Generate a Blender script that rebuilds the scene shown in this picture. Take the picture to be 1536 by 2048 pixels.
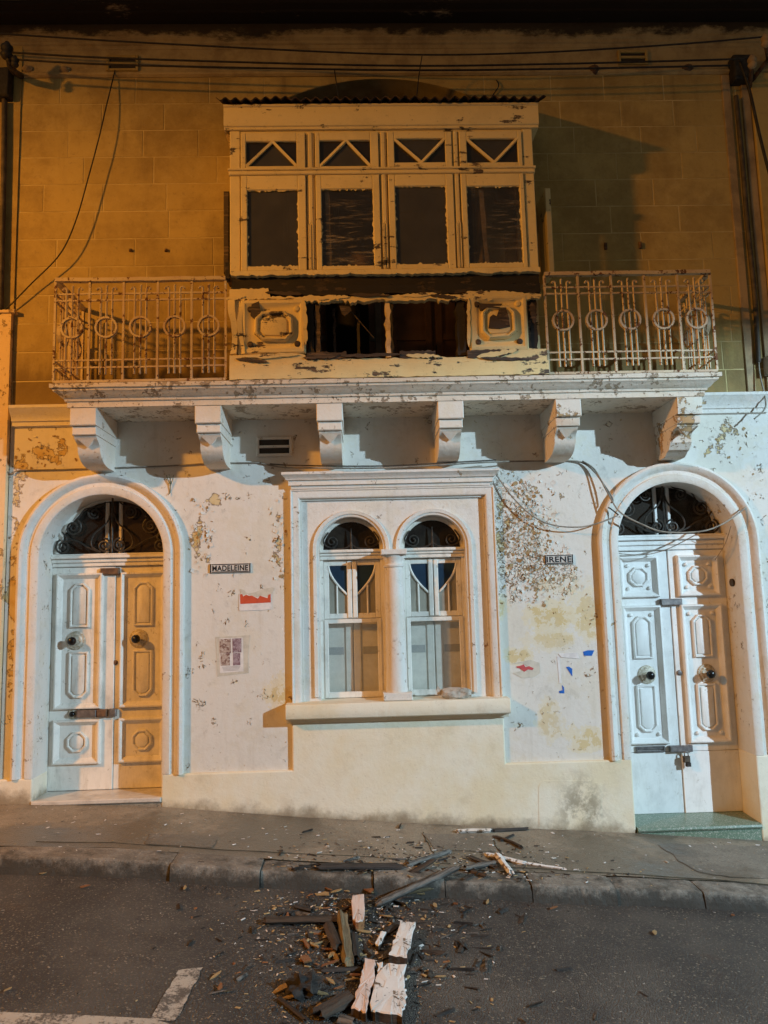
import bpy, bmesh, math, random
import numpy as np
from mathutils import Vector, Matrix, noise as mnoise

for o in list(bpy.data.objects): bpy.data.objects.remove(o)
SC = bpy.context.scene
COL = SC.collection
R0 = random.Random(7)

# ------------------------------------------------------------------ camera
PIT, ROLL, YAW, FPX, CD, CZ = 0.11721278, -0.02577839, 0.02901415, 1500.0, 6.5, 1.80
_f = Vector((math.sin(YAW)*math.cos(PIT), math.cos(YAW)*math.cos(PIT), math.sin(PIT)))
_r = Vector((math.cos(YAW), -math.sin(YAW), 0)); _u = _r.cross(_f)
_c, _s = math.cos(ROLL), math.sin(ROLL)
CR, CU, CF = _c*_r+_s*_u, -_s*_r+_c*_u, _f
cam = bpy.data.cameras.new('camera'); co = bpy.data.objects.new('camera', cam); COL.objects.link(co)
cam.sensor_fit = 'VERTICAL'; cam.sensor_height = 24.0; cam.lens = 24.0*FPX/2048
cam.clip_end = 300; cam.clip_start = 0.05
co.matrix_world = Matrix(((CR.x, CU.x, -CF.x, 0), (CR.y, CU.y, -CF.y, -CD), (CR.z, CU.z, -CF.z, CZ), (0, 0, 0, 1)))
SC.camera = co

# ------------------------------------------------------------------ night sky, exposure
wd = bpy.data.worlds.new('World'); SC.world = wd; wd.use_nodes = True
nt = wd.node_tree; nt.nodes.clear()
wo = nt.nodes.new('ShaderNodeOutputWorld'); bg = nt.nodes.new('ShaderNodeBackground')
sky = nt.nodes.new('ShaderNodeTexSky'); sky.sky_type = 'NISHITA'; sky.sun_disc = False
sky.sun_elevation = math.radians(1.0); sky.sun_rotation = math.radians(200); sky.air_density = 2.0; sky.dust_density = 4.0
glow = nt.nodes.new('ShaderNodeMix'); glow.data_type = 'RGBA'; glow.blend_type = 'ADD'
glow.inputs[0].default_value = 1.0; glow.inputs[7].default_value = (0.95, 0.78, 0.58, 1)   # even street glow of a lit town
nt.links.new(sky.outputs[0], glow.inputs[6]); nt.links.new(glow.outputs[2], bg.inputs[0])
bg.inputs[1].default_value = 0.07
nt.links.new(bg.outputs[0], wo.inputs[0])
SC.view_settings.view_transform = 'Standard'; SC.view_settings.look = 'None'
SC.view_settings.exposure = 0.0; SC.view_settings.gamma = 1.0; SC.view_settings.use_curve_mapping = False
SC.render.engine = 'CYCLES'

# the two street lamps across the road that light the place: sodium (left), cool LED (right)
LAMP_ORANGE = (-8.0, -5.8, 6.4); ORANGE_W = 4550; ORANGE_C = (1.0, 0.39, 0.038)
LAMP_WHITE = (11.4, -9.2, 5.85); WHITE_W = 12000; WHITE_C = (0.55, 0.81, 1.0)

# ------------------------------------------------------------------ geometry of the view: pixel -> place
def ray(px, py): return CF*FPX + CR*(px-768) - CU*(py-1024)
def W(px, py, d=0.0):
    """point on the plane parallel to the facade, d metres in front of it"""
    v = ray(px, py); t = (CD-d)/v.y
    return v.x*t, v.z*t+CZ
def WX(px, py, d=0.0): return W(px, py, d)[0]
def WZ(px, py, d=0.0): return W(px, py, d)[1]
def V3(px, py, d=0.0):
    x, z = W(px, py, d); return Vector((x, -d, z))
GX = [-40, -3.3, -2.75, -1.77, -.57, .67, 1.42, 2.27, 3.28, 4.0, 40]
GZ = [3.0, .235, .213, .165, .042, -.062, -.118, -.185, -.275, -.34, -3.3]
KY = -1.235                                            # kerb face
def gz(x): return float(np.interp(x, GX, GZ))
def pav(x, y): return gz(x)+0.02*y
def road(x, y): return gz(x)-0.105+0.02*y
def G(px, py, h=0.0, surf=None):
    """where the ray meets the pavement or the road, raised by h"""
    v = ray(px, py); lo, hi = 1/1500., 9/1500.
    for _ in range(50):
        t = (lo+hi)/2; x, y, z = v.x*t, v.y*t-CD, v.z*t+CZ
        s = (pav(x, y) if y > KY else road(x, y)) if surf is None else surf(x, y)
        if z > s+h: lo = t
        else: hi = t
    return Vector((x, y, z))

# ------------------------------------------------------------------ mesh builder
class MB:
    def __init__(s): s.v = []; s.f = []; s.m = []
    def add(s, vs, fs, mi=0):
        b = len(s.v); s.v += [tuple(p) for p in vs]
        for f in fs: s.f.append([i+b for i in f]); s.m.append(mi)
        return s
    def box(s, x0, x1, y0, y1, z0, z1, mi=0, j=0.0):
        q = [(x, y, z) for z in (z0, z1) for y in (y0, y1) for x in (x0, x1)]
        if j: q = [tuple(c+R0.uniform(-j, j) for c in p) for p in q]
        return s.add(q, [(0, 2, 3, 1), (4, 5, 7, 6), (0, 1, 5, 4), (2, 6, 7, 3), (0, 4, 6, 2), (1, 3, 7, 5)], mi)
    def cbox(s, x0, x1, y0, y1, z0, z1, c=.006, mi=0):
        # front (low y) edges chamfered
        r0 = [(x0, y1, z0), (x1, y1, z0), (x1, y1, z1), (x0, y1, z1)]
        r1 = [(x0, y0+c, z0), (x1, y0+c, z0), (x1, y0+c, z1), (x0, y0+c, z1)]
        r2 = [(x0+c, y0, z0+c), (x1-c, y0, z0+c), (x1-c, y0, z1-c), (x0+c, y0, z1-c)]
        return s.rings([r0, r1, r2], mi)
    def rings(s, rs, mi=0, caps=True, closed=True, loop=False):
        n = len(rs[0]); vs = [p for r in rs for p in r]; fs = []
        for k in range(len(rs)-1 + (1 if loop else 0)):
            a = k*n; b = ((k+1) % len(rs))*n
            for i in range(n if closed else n-1):
                j = (i+1) % n; fs.append((a+i, a+j, b+j, b+i))
        if caps and not loop:
            fs.append(tuple(range(n))[::-1]); k = (len(rs)-1)*n; fs.append(tuple(range(k, k+n)))
        return s.add(vs, fs, mi)
    def prism(s, poly, y0, y1, mi=0):
        """poly in x,z ; extruded in y"""
        return s.rings([[(x, y1, z) for x, z in poly], [(x, y0, z) for x, z in poly]], mi)
    def slab(s, poly, z0, z1, mi=0):
        return s.rings([[(x, y, z0) for x, y in poly], [(x, y, z1) for x, y in poly]], mi)
    def tube(s, pts, r, n=6, mi=0, taper=None):
        pts = [Vector(p) for p in pts]; rs = []
        up = None
        for i, p in enumerate(pts):
            t = (pts[min(i+1, len(pts)-1)]-pts[max(i-1, 0)])
            t = t.normalized() if t.length > 1e-9 else Vector((0, 0, 1))
            if up is None: up = t.orthogonal().normalized()
            up = (up-t*up.dot(t)); up = up.normalized() if up.length > 1e-6 else t.orthogonal().normalized()
            w = t.cross(up); rr = r if taper is None else r*taper(i/(len(pts)-1))
            rs.append([p+(up*math.cos(a)+w*math.sin(a))*rr for a in [2*math.pi*k/n for k in range(n)]])
        return s.rings(rs, mi)
    def bar(s, a, b, w, h=None, mi=0):
        """square bar"""
        return s.tube([a, b], (w/2)*1.414, 4, mi)
    def lathe(s, c, prof, axis='y', n=16, mi=0):
        rs = []
        for r, t in prof:
            ring = []
            for k in range(n):
                a = 2*math.pi*k/n; u, v = r*math.cos(a), r*math.sin(a)
                ring.append((c[0]+u, c[1]+t, c[2]+v) if axis == 'y' else (c[0]+u, c[1]+v, c[2]+t))
            rs.append(ring)
        return s.rings(rs, mi)
    def sweep(s, fn, prof, mi=0, caps=True):
        """fn(o) -> open path points (x,z) offset outwards by o ; prof = [(o,y)]"""
        rs = [[(x, y, z) for x, z in fn(o)] for o, y in prof]
        n = len(rs[0]); vs = [p for r in rs for p in r]; fs = []
        for k in range(len(rs)-1):
            for i in range(n-1): fs.append((k*n+i, k*n+i+1, (k+1)*n+i+1, (k+1)*n+i))
        if caps:
            fs.append(tuple(k*n for k in range(len(rs)))); fs.append(tuple(k*n+n-1 for k in range(len(rs)))[::-1])
        return s.add(vs, fs, mi)
    def frame(s, x0, x1, z0, z1, w, y0, y1, mi=0, wb=None):
        wb = wb or w
        s.cbox(x0, x0+w, y0, y1, z0, z1, .004, mi); s.cbox(x1-w, x1, y0, y1, z0, z1, .004, mi)
        s.cbox(x0+w, x1-w, y0+.001, y1, z1-w, z1, .004, mi); s.cbox(x0+w, x1-w, y0+.001, y1, z0, z0+wb, .004, mi)
        return s
    def inset(s, polyfn, prof, mi=0, cap=True):
        """polyfn(o) -> closed polygon (x,z) inset by o; prof=[(o,y)]"""
        return s.rings([[(x, y, z) for x, z in polyfn(o)] for o, y in prof], mi, caps=False).capit(len(polyfn(0)), mi) if cap else \
            s.rings([[(x, y, z) for x, z in polyfn(o)] for o, y in prof], mi, caps=False)
    def capit(s, n, mi=0):
        k = len(s.v)-n; s.f.append(list(range(k, k+n))); s.m.append(mi); return s
    def mesh(s, name, mats, smooth=False):
        me = bpy.data.meshes.new(name); me.from_pydata(s.v, [], s.f)
        for m in (mats if isinstance(mats, (list, tuple)) else [mats]): me.materials.append(m)
        if any(s.m): me.polygons.foreach_set('material_index', s.m)
        bm = bmesh.new(); bm.from_mesh(me); bmesh.ops.recalc_face_normals(bm, faces=bm.faces); bm.to_mesh(me); bm.free()
        if smooth:
            me.polygons.foreach_set('use_smooth', [True]*len(me.polygons))
        return me
    def build(s, name, mats, parent=None, smooth=False, origin=None, bevel=0):
        if origin is not None:
            ox, oy, oz = origin; s.v = [(x-ox, y-oy, z-oz) for x, y, z in s.v]
        o = bpy.data.objects.new(name, s.mesh(name, mats, smooth)); COL.objects.link(o)
        if origin is not None: o.location = origin
        if parent is not None: o.parent = parent
        if smooth == 'auto': autosmooth(o)
        if bevel:
            b = o.modifiers.new('bevel', 'BEVEL'); b.width = bevel; b.segments = 2; b.limit_method = 'ANGLE'; b.angle_limit = math.radians(40)
        return o
def autosmooth(o, ang=38):
    me = o.data; bm = bmesh.new(); bm.from_mesh(me)
    for e in bm.edges:
        if len(e.link_faces) == 2 and e.calc_face_angle(0) > math.radians(ang): e.smooth = False
    bm.to_mesh(me); bm.free()
def tag(o, label, cat, group=None, kind=None):
    o['label'] = label; o['category'] = cat
    if group: o['group'] = group
    if kind: o['kind'] = kind
    return o
def struct(o): o['kind'] = 'structure'; return o
def empty(name, loc=(0, 0, 0)):
    e = bpy.data.objects.new(name, None); COL.objects.link(e); e.location = loc; e.empty_display_size = .1; return e
def put(name, me, parent, loc=(0, 0, 0), scale=None):
    o = bpy.data.objects.new(name, me); COL.objects.link(o); o.location = loc
    if scale: o.scale = scale
    if parent is not None: o.parent = parent
    return o
def curve_pts(pts, n=8):
    """Catmull-Rom through 3-D points"""
    P = [Vector(p) for p in pts]; out = []
    for i in range(len(P)-1):
        p0, p1, p2, p3 = P[max(i-1, 0)], P[i], P[i+1], P[min(i+2, len(P)-1)]
        for k in range(n):
            t = k/n
            out.append(.5*((2*p1)+(-p0+p2)*t+(2*p0-5*p1+4*p2-p3)*t*t+(-p0+3*p1-3*p2+p3)*t**3))
    out.append(P[-1]); return out
def arch_fn(cx, R, zs, zb, n=28):
    def fn(o):
        r = R+o
        return [(cx-r, zb)]+[(cx-r*math.cos(math.pi*k/n), zs+r*math.sin(math.pi*k/n)) for k in range(n+1)]+[(cx+r, zb)]
    return fn
def u_fn(xl, xr, zb, zt):
    return lambda o: [(xl-o, zb), (xl-o, zt+o), (xr+o, zt+o), (xr+o, zb)]
def cham(x0, x1, z0, z1, ct, cb=None):
    cb = ct if cb is None else cb
    def fn(o):
        a, b, c, d = x0+o, x1-o, z0+o, z1-o; t = max(ct-o*.586, .002); u = max(cb-o*.586, .002)
        return [(a+u, c), (b-u, c), (b, c+u), (b, d-t), (b-t, d), (a+t, d), (a, d-t), (a, c+u)]
    return fn
def rect(x0, x1, z0, z1):
    return lambda o: [(x0+o, z0+o), (x1-o, z0+o), (x1-o, z1-o), (x0+o, z1-o)]
def arch_wall(mb, x0, x1, z0, z1, holes, y, depth):
    """flat wall in x,z with holes [(zb, [(x,z)...top outline left to right])] and their reveals"""
    cur = x0
    for zb, top in holes:
        xl, xr = top[0][0], top[-1][0]
        mb.add([(cur, y, z0), (xl, y, z0), (xl, y, z1), (cur, y, z1)], [(0, 1, 2, 3)])
        for a, b in zip(top, top[1:]):
            if abs(b[0]-a[0]) > 1e-6:
                mb.add([(a[0], y, a[1]), (b[0], y, b[1]), (b[0], y, z1), (a[0], y, z1)], [(0, 1, 2, 3)])
        if zb > z0: mb.add([(xl, y, z0), (xr, y, z0), (xr, y, zb), (xl, y, zb)], [(0, 1, 2, 3)])
        path = [(xl, zb)]+list(top)+[(xr, zb)]
        if zb > z0: path = path+[(xl, zb)]
        for a, b in zip(path, path[1:]):
            mb.add([(a[0], y, a[1]), (b[0], y, b[1]), (b[0], y+depth, b[1]), (a[0], y+depth, a[1])], [(0, 1, 2, 3)])
        cur = xr
    mb.add([(cur, y, z0), (x1, y, z0), (x1, y, z1), (cur, y, z1)], [(0, 1, 2, 3)])
    return mb
def arc(cx, R, zs, n=28): return [(cx-R*math.cos(math.pi*k/n), zs+R*math.sin(math.pi*k/n)) for k in range(n+1)]

# ------------------------------------------------------------------ materials
class S:
    def __init__(s, name, rough=.7, metal=0.0, spec=.5):
        s.mat = bpy.data.materials.new(name); s.mat.use_nodes = True; s.nt = s.mat.node_tree; s.nt.nodes.clear()
        s.out = s.nt.nodes.new('ShaderNodeOutputMaterial'); s.b = s.nt.nodes.new('ShaderNodeBsdfPrincipled')
        s.nt.links.new(s.b.outputs[0], s.out.inputs[0])
        s.b.inputs['Roughness'].default_value = rough; s.b.inputs['Metallic'].default_value = metal
        s.b.inputs['Specular IOR Level'].default_value = spec
        s.co = s.n('ShaderNodeTexCoord').outputs['Object']
    def n(s, t, ins=None, **pr):
        nd = s.nt.nodes.new(t)
        for k, v in pr.items(): setattr(nd, k, v)
        for k, v in (ins or {}).items(): s.set(nd.inputs[k], v)
        return nd
    def set(s, sock, v):
        if isinstance(v, bpy.types.NodeSocket): s.nt.links.new(v, sock)
        elif isinstance(v, tuple) and len(v) == 3 and sock.type == 'RGBA': sock.default_value = (*v, 1)
        else: sock.default_value = v
    def noise(s, sc, det=5, ro=.6, vec=None, dist=0): return s.n('ShaderNodeTexNoise', {'Vector': vec or s.co, 'Scale': sc, 'Detail': det, 'Roughness': ro, 'Distortion': dist}).outputs['Fac']
    def voro(s, sc, vec=None, feat='F1', out='Distance', rnd=1.0): return s.n('ShaderNodeTexVoronoi', {'Vector': vec or s.co, 'Scale': sc, 'Randomness': rnd}, feature=feat).outputs[out]
    def math(s, op, a, b=0.0, clamp=False): return s.n('ShaderNodeMath', {0: a, 1: b}, operation=op, use_clamp=clamp).outputs[0]
    def ss(s, v, a, b): return s.n('ShaderNodeMapRange', {'Value': v, 'From Min': a, 'From Max': b}, interpolation_type='SMOOTHSTEP').outputs[0]
    def mix(s, f, a, b, bt='MIX'):
        nd = s.n('ShaderNodeMix', data_type='RGBA', blend_type=bt); s.set(nd.inputs[0], f); s.set(nd.inputs[6], a); s.set(nd.inputs[7], b); return nd.outputs[2]
    def vec(s, sx=1, sy=1, sz=1, lx=0, ly=0, lz=0, rz=0, rx=0, ry=0):
        return s.n('ShaderNodeMapping', {'Vector': s.co, 'Scale': (sx, sy, sz), 'Location': (lx, ly, lz), 'Rotation': (rx, ry, rz)}).outputs[0]
    def blob(s, x, z, rx, rz):
        a = s.n('ShaderNodeVectorMath', {0: s.co, 1: (x, 0, z)}, operation='SUBTRACT').outputs[0]
        b = s.n('ShaderNodeVectorMath', {0: a, 1: (1/rx, 0, 1/rz)}, operation='MULTIPLY').outputs[0]
        l = s.n('ShaderNodeVectorMath', {0: b}, operation='LENGTH').outputs['Value']
        return s.math('SUBTRACT', 1.0, l, True)
    def col(s, v): s.set(s.b.inputs['Base Color'], v); return s
    def rough(s, v): s.set(s.b.inputs['Roughness'], v); return s
    def bump(s, h, st=.5, d=.01):
        bn = s.n('ShaderNodeBump', {'Height': h, 'Strength': st, 'Distance': d}); s.nt.links.new(bn.outputs[0], s.b.inputs['Normal']); return s

def paint_peel(name, paint, under, under2, thr=.62, blobs=(), rings=(), grime=.35, rough=.75, sc=1.0, yell=()):
    m = S(name, rough)
    n1 = m.noise(3.2*sc, 8, .66); n2 = m.noise(13*sc, 6, .6)
    f = m.math('ADD', m.math('MULTIPLY', n1, .62), m.math('MULTIPLY', n2, .38))
    for (x, z, rx, rz, st) in blobs: f = m.math('ADD', f, m.math('MULTIPLY', m.blob(x, z, rx, rz), st))
    mask = m.ss(f, thr, thr+.012)
    # thin brown lip round every peeled patch, painting in the shadow at its edge
    lip = m.math('MULTIPLY', m.ss(f, thr-.016, thr-.002), m.math('SUBTRACT', 1.0, m.ss(f, thr+.004, thr+.02)), True)
    und = m.mix(m.ss(m.noise(6*sc, 5), .42, .62), under, under2)
    # chalky washes of old limewash under the paint and grey weather stains
    wash = m.ss(m.noise(1.7*sc, 8, .74), .5, .56)
    base = m.mix(m.math('MULTIPLY', wash, .42), paint, tuple(c*k for c, k in zip(paint, (.95, .90, .78))))
    st = m.ss(m.noise(5.5*sc, 9, .75, dist=.6), .54, .74)
    base = m.mix(m.math('MULTIPLY', st, grime), base, (.33, .31, .27))
    fine = m.ss(m.noise(38*sc, 4, .7), .6, .72); base = m.mix(m.math('MULTIPLY', fine, grime*.55), base, (.30, .26, .20))
    for (x, z, rx, rz, st2) in yell:
        bl = m.math('MULTIPLY', m.blob(x, z, rx*1.25, rz*1.25), 1.6, True)
        yn = m.math('ADD', m.noise(7.5, 8, .72), m.math('MULTIPLY', bl, .30))
        base = m.mix(m.math('MULTIPLY', m.ss(yn, .66, .675), st2), base, (.68, .60, .42))
        base = m.mix(m.math('MULTIPLY', m.ss(m.math('ADD', yn, m.math('MULTIPLY', m.noise(14, 6), .12)), .84, .85), st2), base, (.58, .44, .19))
    streak = m.ss(m.noise(3.0, 6, .7, m.vec(3.2, 1, .35)), .52, .74); base = m.mix(m.math('MULTIPLY', streak, grime*.5), base, (.40, .36, .29))
    sm = m.ss(m.noise(2.3*sc, 10, .82, m.vec(1, 1, 1, 3.3, 0, 1.7)), .50, .66); base = m.mix(m.math('MULTIPLY', sm, grime*.7), base, (.50, .46, .39))
    c = m.mix(mask, base, und)
    chn = m.math('ADD', m.noise(24*sc, 5, .62, m.vec(1, 1, 1, 7.7)), m.math('MULTIPLY', m.math('SUBTRACT', m.noise(2.1*sc, 5, .65), .5), .62))
    chip = m.ss(chn, .70, .715); c = m.mix(m.math('MULTIPLY', chip, .8), c, und); mask = m.math('MAXIMUM', mask, chip)
    c = m.mix(m.math('MULTIPLY', m.math('MULTIPLY', m.ss(chn, .68, .695), m.math('SUBTRACT', 1.0, chip)), .6), c, (.20, .14, .08))
    c = m.mix(m.math('MULTIPLY', lip, .75), c, (.16, .095, .045))
    h = m.math('SUBTRACT', m.math('MULTIPLY', n2, .5), m.math('MULTIPLY', mask, .55))
    for (x, z, rx, rz) in rings:
        # dense blistered flakes: broken rings of lifted paint
        wn = m.n('ShaderNodeTexNoise', {'Vector': m.co, 'Scale': 7.0, 'Detail': 4.0}).outputs['Color']
        wv = m.n('ShaderNodeVectorMath', {0: wn, 1: (.16, .16, .16), 2: m.co}, operation='MULTIPLY_ADD').outputs[0]
        v = m.math('MINIMUM', m.voro(24, wv), m.math('ADD', m.voro(12, wv), .06))
        d = m.math('ADD', v, m.math('MULTIPLY', m.math('SUBTRACT', m.noise(30, 4), .5), .55))
        gate = m.ss(m.math('ADD', m.noise(7.5, 4), m.math('MULTIPLY', m.blob(x, z, rx, rz), .42)), .60, .68)
        ringm = m.math('MULTIPLY', m.math('MULTIPLY', m.ss(d, .30, .36), m.math('SUBTRACT', 1.0, m.ss(d, .42, .48))), gate, True)
        c = m.mix(m.math('MULTIPLY', ringm, m.math('MULTIPLY', m.ss(m.noise(17, 3), .38, .55), .7)), c, (.24, .145, .065))
        inner = m.math('MULTIPLY', m.math('SUBTRACT', 1.0, m.ss(d, .26, .33)), gate, True)
        c = m.mix(m.math('MULTIPLY', inner, .55), c, (.68, .62, .50))
        h = m.math('ADD', h, m.math('MULTIPLY', ringm, .8))
    m.col(c); m.bump(h, .8, .012); return m.mat

PEEL_L = [(-2.72, 3.16, .32, .2, .22), (-2.3, 3.13, .2, .14, .14), (-1.42, 2.45, .10, .35, .17), (-1.28, 2.72, .12, .09, .20), (-.73, 2.35, .10, .42, .17),
          (-1.35, 2.16, .12, .12, .12), (3.35, 3.25, .28, .2, .20), (3.1, 3.05, .2, .2, .13), (3.4, 2.5, .1, .5, .10), (1.45, 2.72, .4, .3, .08), (1.3, 2.35, .26, .6, .10),
          (-2.97, 1.9, .13, 1.6, .20), (-2.98, 2.9, .1, .5, .12), (1.2, 2.5, .1, .5, .08), (.2, 3.1, 3., .25, .02)]
YELL_L = [(1.62, 1.60, .30, .20, .8), (1.95, 1.62, .24, .3, .6), (1.15, 1.72, .12, .12, .6), (1.55, .75, .15, .22, .5), (1.85, .60, .22, .14, .7), (1.3, 1.30, .16, .10, .7), (-.72, 1.05, .16, .2, .8), (1.6, 1.42, .3, .12, .5), (1.7, 1.9, .4, .12, .3)]
M = {}
M['wall'] = paint_peel('peeling_white_wall_paint', (.67, .642, .585), (.60, .49, .28), (.52, .37, .15), .64, PEEL_L, [(1.30, 2.42, .36, .75), (1.55, 2.0, .42, .22), (1.25, 2.0, .2, .3)], .5, yell=YELL_L)
M['trim'] = paint_peel('flaking_white_trim_paint', (.69, .66, .61), (.58, .44, .26), (.42, .25, .13), .625, (), (), .5, sc=1.9)
M['balcony'] = paint_peel('weathered_balcony_paint', (.68, .62, .52), (.44, .37, .26), (.26, .21, .15), .56, (), (), .7, .85, 2.4)
M['corbel'] = paint_peel('flaking_corbel_paint', (.70, .65, .57), (.50, .35, .18), (.40, .24, .10), .66, [(1.70, 3.25, .2, .18, .16), (2.72, 3.2, .25, .3, .2), (-2.2, 3.3, .2, .1, .04)], (), .3, .8, 2.0)

def mk_plinth():
    m = S('cream_plinth_paint', .8)
    c = m.mix(m.ss(m.noise(1.6, 6, .65), .38, .68), (.76, .71, .58), (.72, .63, .44))
    c = m.mix(m.math('MULTIPLY', m.ss(m.noise(4, 8, .7), .52, .75), .35), c, (.46, .38, .25))
    z = m.n('ShaderNodeSeparateXYZ', {0: m.co}); gl = m.math('ADD', z.outputs[2], m.math('MULTIPLY', z.outputs[0], .083))   # height above the sloping pavement
    splash = m.math('ADD', m.math('MULTIPLY', m.noise(5.5, 7, .7), .42), m.math('MULTIPLY', gl, -1.45))
    c = m.mix(m.math('MULTIPLY', m.ss(splash, .06, .26), .85), c, (.20, .15, .09))          # splash-back dirt
    b = m.math('MULTIPLY', m.blob(1.78, .02, .28, .36), 1.6, True)
    c = m.mix(m.math('MULTIPLY', m.math('MULTIPLY', m.ss(m.noise(7, 7, .7), .42, .6), b), .75), c, (.24, .20, .13))
    c = m.mix(m.math('MULTIPLY', m.ss(m.noise(60, 3), .62, .7), .3), c, (.4, .33, .22))
    m.col(c); m.bump(m.math('ADD', m.noise(9, 6, .6), m.math('MULTIPLY', m.noise(70, 3), .15)), .35, .02); return m.mat
M['plinth'] = mk_plinth()

def mk_stone():
    m = S('globigerina_limestone', .88, spec=.2)
    rnd = m.n('ShaderNodeObjectInfo').outputs['Random']
    wc = m.n('ShaderNodeNewGeometry').outputs['Position']
    base = m.mix(rnd, (.49, .375, .145), (.42, .315, .115))
    c = m.mix(m.math('MULTIPLY', m.ss(m.noise(1.0, 8, .7, wc), .40, .62), .85), base, (.28, .20, .075))
    c = m.mix(m.math('MULTIPLY', m.ss(m.noise(6, 8, .7, wc), .5, .75), .4), c, (.52, .42, .20))
    sp = m.n('ShaderNodeSeparateXYZ', {0: wc})
    top = m.math('ADD', sp.outputs[2], m.math('MULTIPLY', m.noise(3, 5, .6, wc), .9))
    c = m.mix(m.math('MULTIPLY', m.ss(m.noise(22, 5, .7, wc), .56, .7), .35), c, (.2, .15, .09))
    vs_ = m.n('ShaderNodeVectorMath', {0: wc, 1: (5, 1, .5)}, operation='MULTIPLY').outputs[0]
    low = m.ss(m.math('SUBTRACT', m.math('ADD', 3.85, m.math('MULTIPLY', m.noise(1.2, 6, .7, vs_), .75)), sp.outputs[2]), .10, .45)
    c = m.mix(m.math('MULTIPLY', low, .6), c, (.13, .085, .04))          # damp rust-brown stain above the balcony floor
    run = m.math('MULTIPLY', m.ss(m.noise(1.3, 6, .7, vs_), .52, .72), m.ss(sp.outputs[2], 5.2, 6.9)); c = m.mix(m.math('MULTIPLY', run, .55), c, (.15, .105, .055))
    m.col(c); m.bump(m.math('ADD', m.noise(5, 8, .65, wc), m.math('MULTIPLY', m.noise(45, 4, .6, wc), .3)), .4, .02); return m.mat
M['stone'] = mk_stone()
def mk_simple(name, c1, c2, sc=6, rough=.8, bump=.3, metal=0, spec=.4, bd=.01, lo=.4, hi=.65):
    m = S(name, rough, metal, spec); n = m.noise(sc, 7, .65)
    m.col(m.mix(m.ss(n, lo, hi), c1, c2)); m.bump(n, bump, bd); return m.mat
M['mortar'] = mk_simple('pale_lime_mortar', (.54, .44, .21), (.38, .29, .11), 2.5)
M['stone_trim'] = mk_simple('weathered_limestone_moulding', (.40, .30, .17), (.24, .18, .11), 3.5, .9)
def mk_soot():
    m = S('blackened_cornice_stone', .95, spec=.15)
    m.col(m.mix(m.ss(m.noise(2.6, 8, .7, m.vec(.5, 1, 2.2)), .60, .72), (.022, .017, .013), (.34, .27, .18))); m.bump(m.noise(6, 6), .4, .02); return m.mat
M['soot'] = mk_soot()
M['peach'] = paint_peel('peach_neighbour_wall_paint', (.72, .55, .33), (.60, .42, .16), (.50, .33, .11), .56, (), (), .4)

def mk_door(name, paint, dirt):
    m = S(name, .42, spec=.45)
    n = m.noise(5, 8, .7); g = m.noise(26, 4, .6, m.vec(1, 1, .18))
    c = m.mix(m.math('MULTIPLY', m.ss(n, .45, .72), dirt), paint, tuple(k*.72 for k in paint))
    c = m.mix(m.math('MULTIPLY', m.ss(m.noise(15, 8, .78), .60, .66), dirt), c, (.32, .27, .19))
    c = m.mix(m.math('MULTIPLY', m.ss(m.noise(2.6, 8, .75, m.vec(2.5, 1, .6)), .48, .66), dirt*.5), c, (.42, .38, .30))
    z = m.n('ShaderNodeSeparateXYZ', {0: m.co}).outputs[2]
    m.col(c); m.bump(m.math('ADD', m.math('MULTIPLY', g, .6), n), .22, .006); m.rough(m.math('ADD', .34, m.math('MULTIPLY', n, .25))); return m.mat
M['door_old'] = mk_door('aged_white_door_paint', (.77, .74, .67), .85)
M['door_new'] = mk_door('white_door_paint', (.80, .79, .76), .5)

def timber(name, paint, wood, wood2, thr, sc=1.0):
    m = S(name, .72)
    g = m.noise(9*sc, 8, .7, m.vec(.35, 1, 2.2)); p = m.noise(4.3*sc, 8, .68)
    f = m.math('ADD', m.math('MULTIPLY', g, .45), m.math('MULTIPLY', p, .55))
    mask = m.ss(f, thr, thr+.015)
    w = m.mix(m.ss(m.noise(22*sc, 6, .7, m.vec(.2, 1, 2.5)), .4, .65), wood, wood2)
    b = m.mix(m.math('MULTIPLY', m.ss(m.noise(2.5, 7, .7), .42, .7), .5), paint, tuple(k*.74 for k in paint))
    b = m.mix(m.math('MULTIPLY', m.ss(m.noise(30, 5, .7), .58, .68), .4), b, tuple(k*.5 for k in paint))
    m.col(m.mix(mask, b, w)); m.bump(m.math('SUBTRACT', m.math('MULTIPLY', g, .7), m.math('MULTIPLY', mask, .5)), .5, .01); return m.mat
M['gal'] = timber('cream_timber_paint', (.74, .62, .33), (.06, .043, .03), (.15, .105, .065), .577)
M['gal_torn'] = timber('torn_cream_timber', (.76, .62, .31), (.04, .03, .022), (.15, .10, .06), .56)
M['char'] = timber('charred_wet_timber', (.014, .011, .009), (.02, .015, .012), (.08, .055, .036), .55)
M['rot'] = timber('rotten_brown_timber', (.06, .042, .03), (.03, .022, .017), (.15, .105, .07), .5)
def mk_rail():
    m = S('rust_eaten_railing_paint', .6)
    wc = m.n('ShaderNodeNewGeometry').outputs['Position']
    n = m.math('ADD', m.math('MULTIPLY', m.noise(11, 5, .7, wc), .55), m.math('MULTIPLY', m.noise(45, 4, .6, wc), .45))
    mask = m.ss(n, .548, .578)
    m.col(m.mix(mask, m.mix(m.ss(m.noise(6, 4, .6, wc), .4, .7), (.56, .46, .30), (.48, .35, .22)), m.mix(m.noise(30, 3, .6, wc), (.05, .022, .012), (.22, .09, .035))))
    m.rough(m.math('ADD', .5, m.math('MULTIPLY', mask, .4))); m.bump(m.math('SUBTRACT', 1.0, mask), .4, .004); return m.mat
M['rail'] = mk_rail()
M['iron'] = mk_simple('dark_wrought_iron', (.028, .025, .022), (.075, .06, .045), 30, .55, .3, .3)
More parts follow.
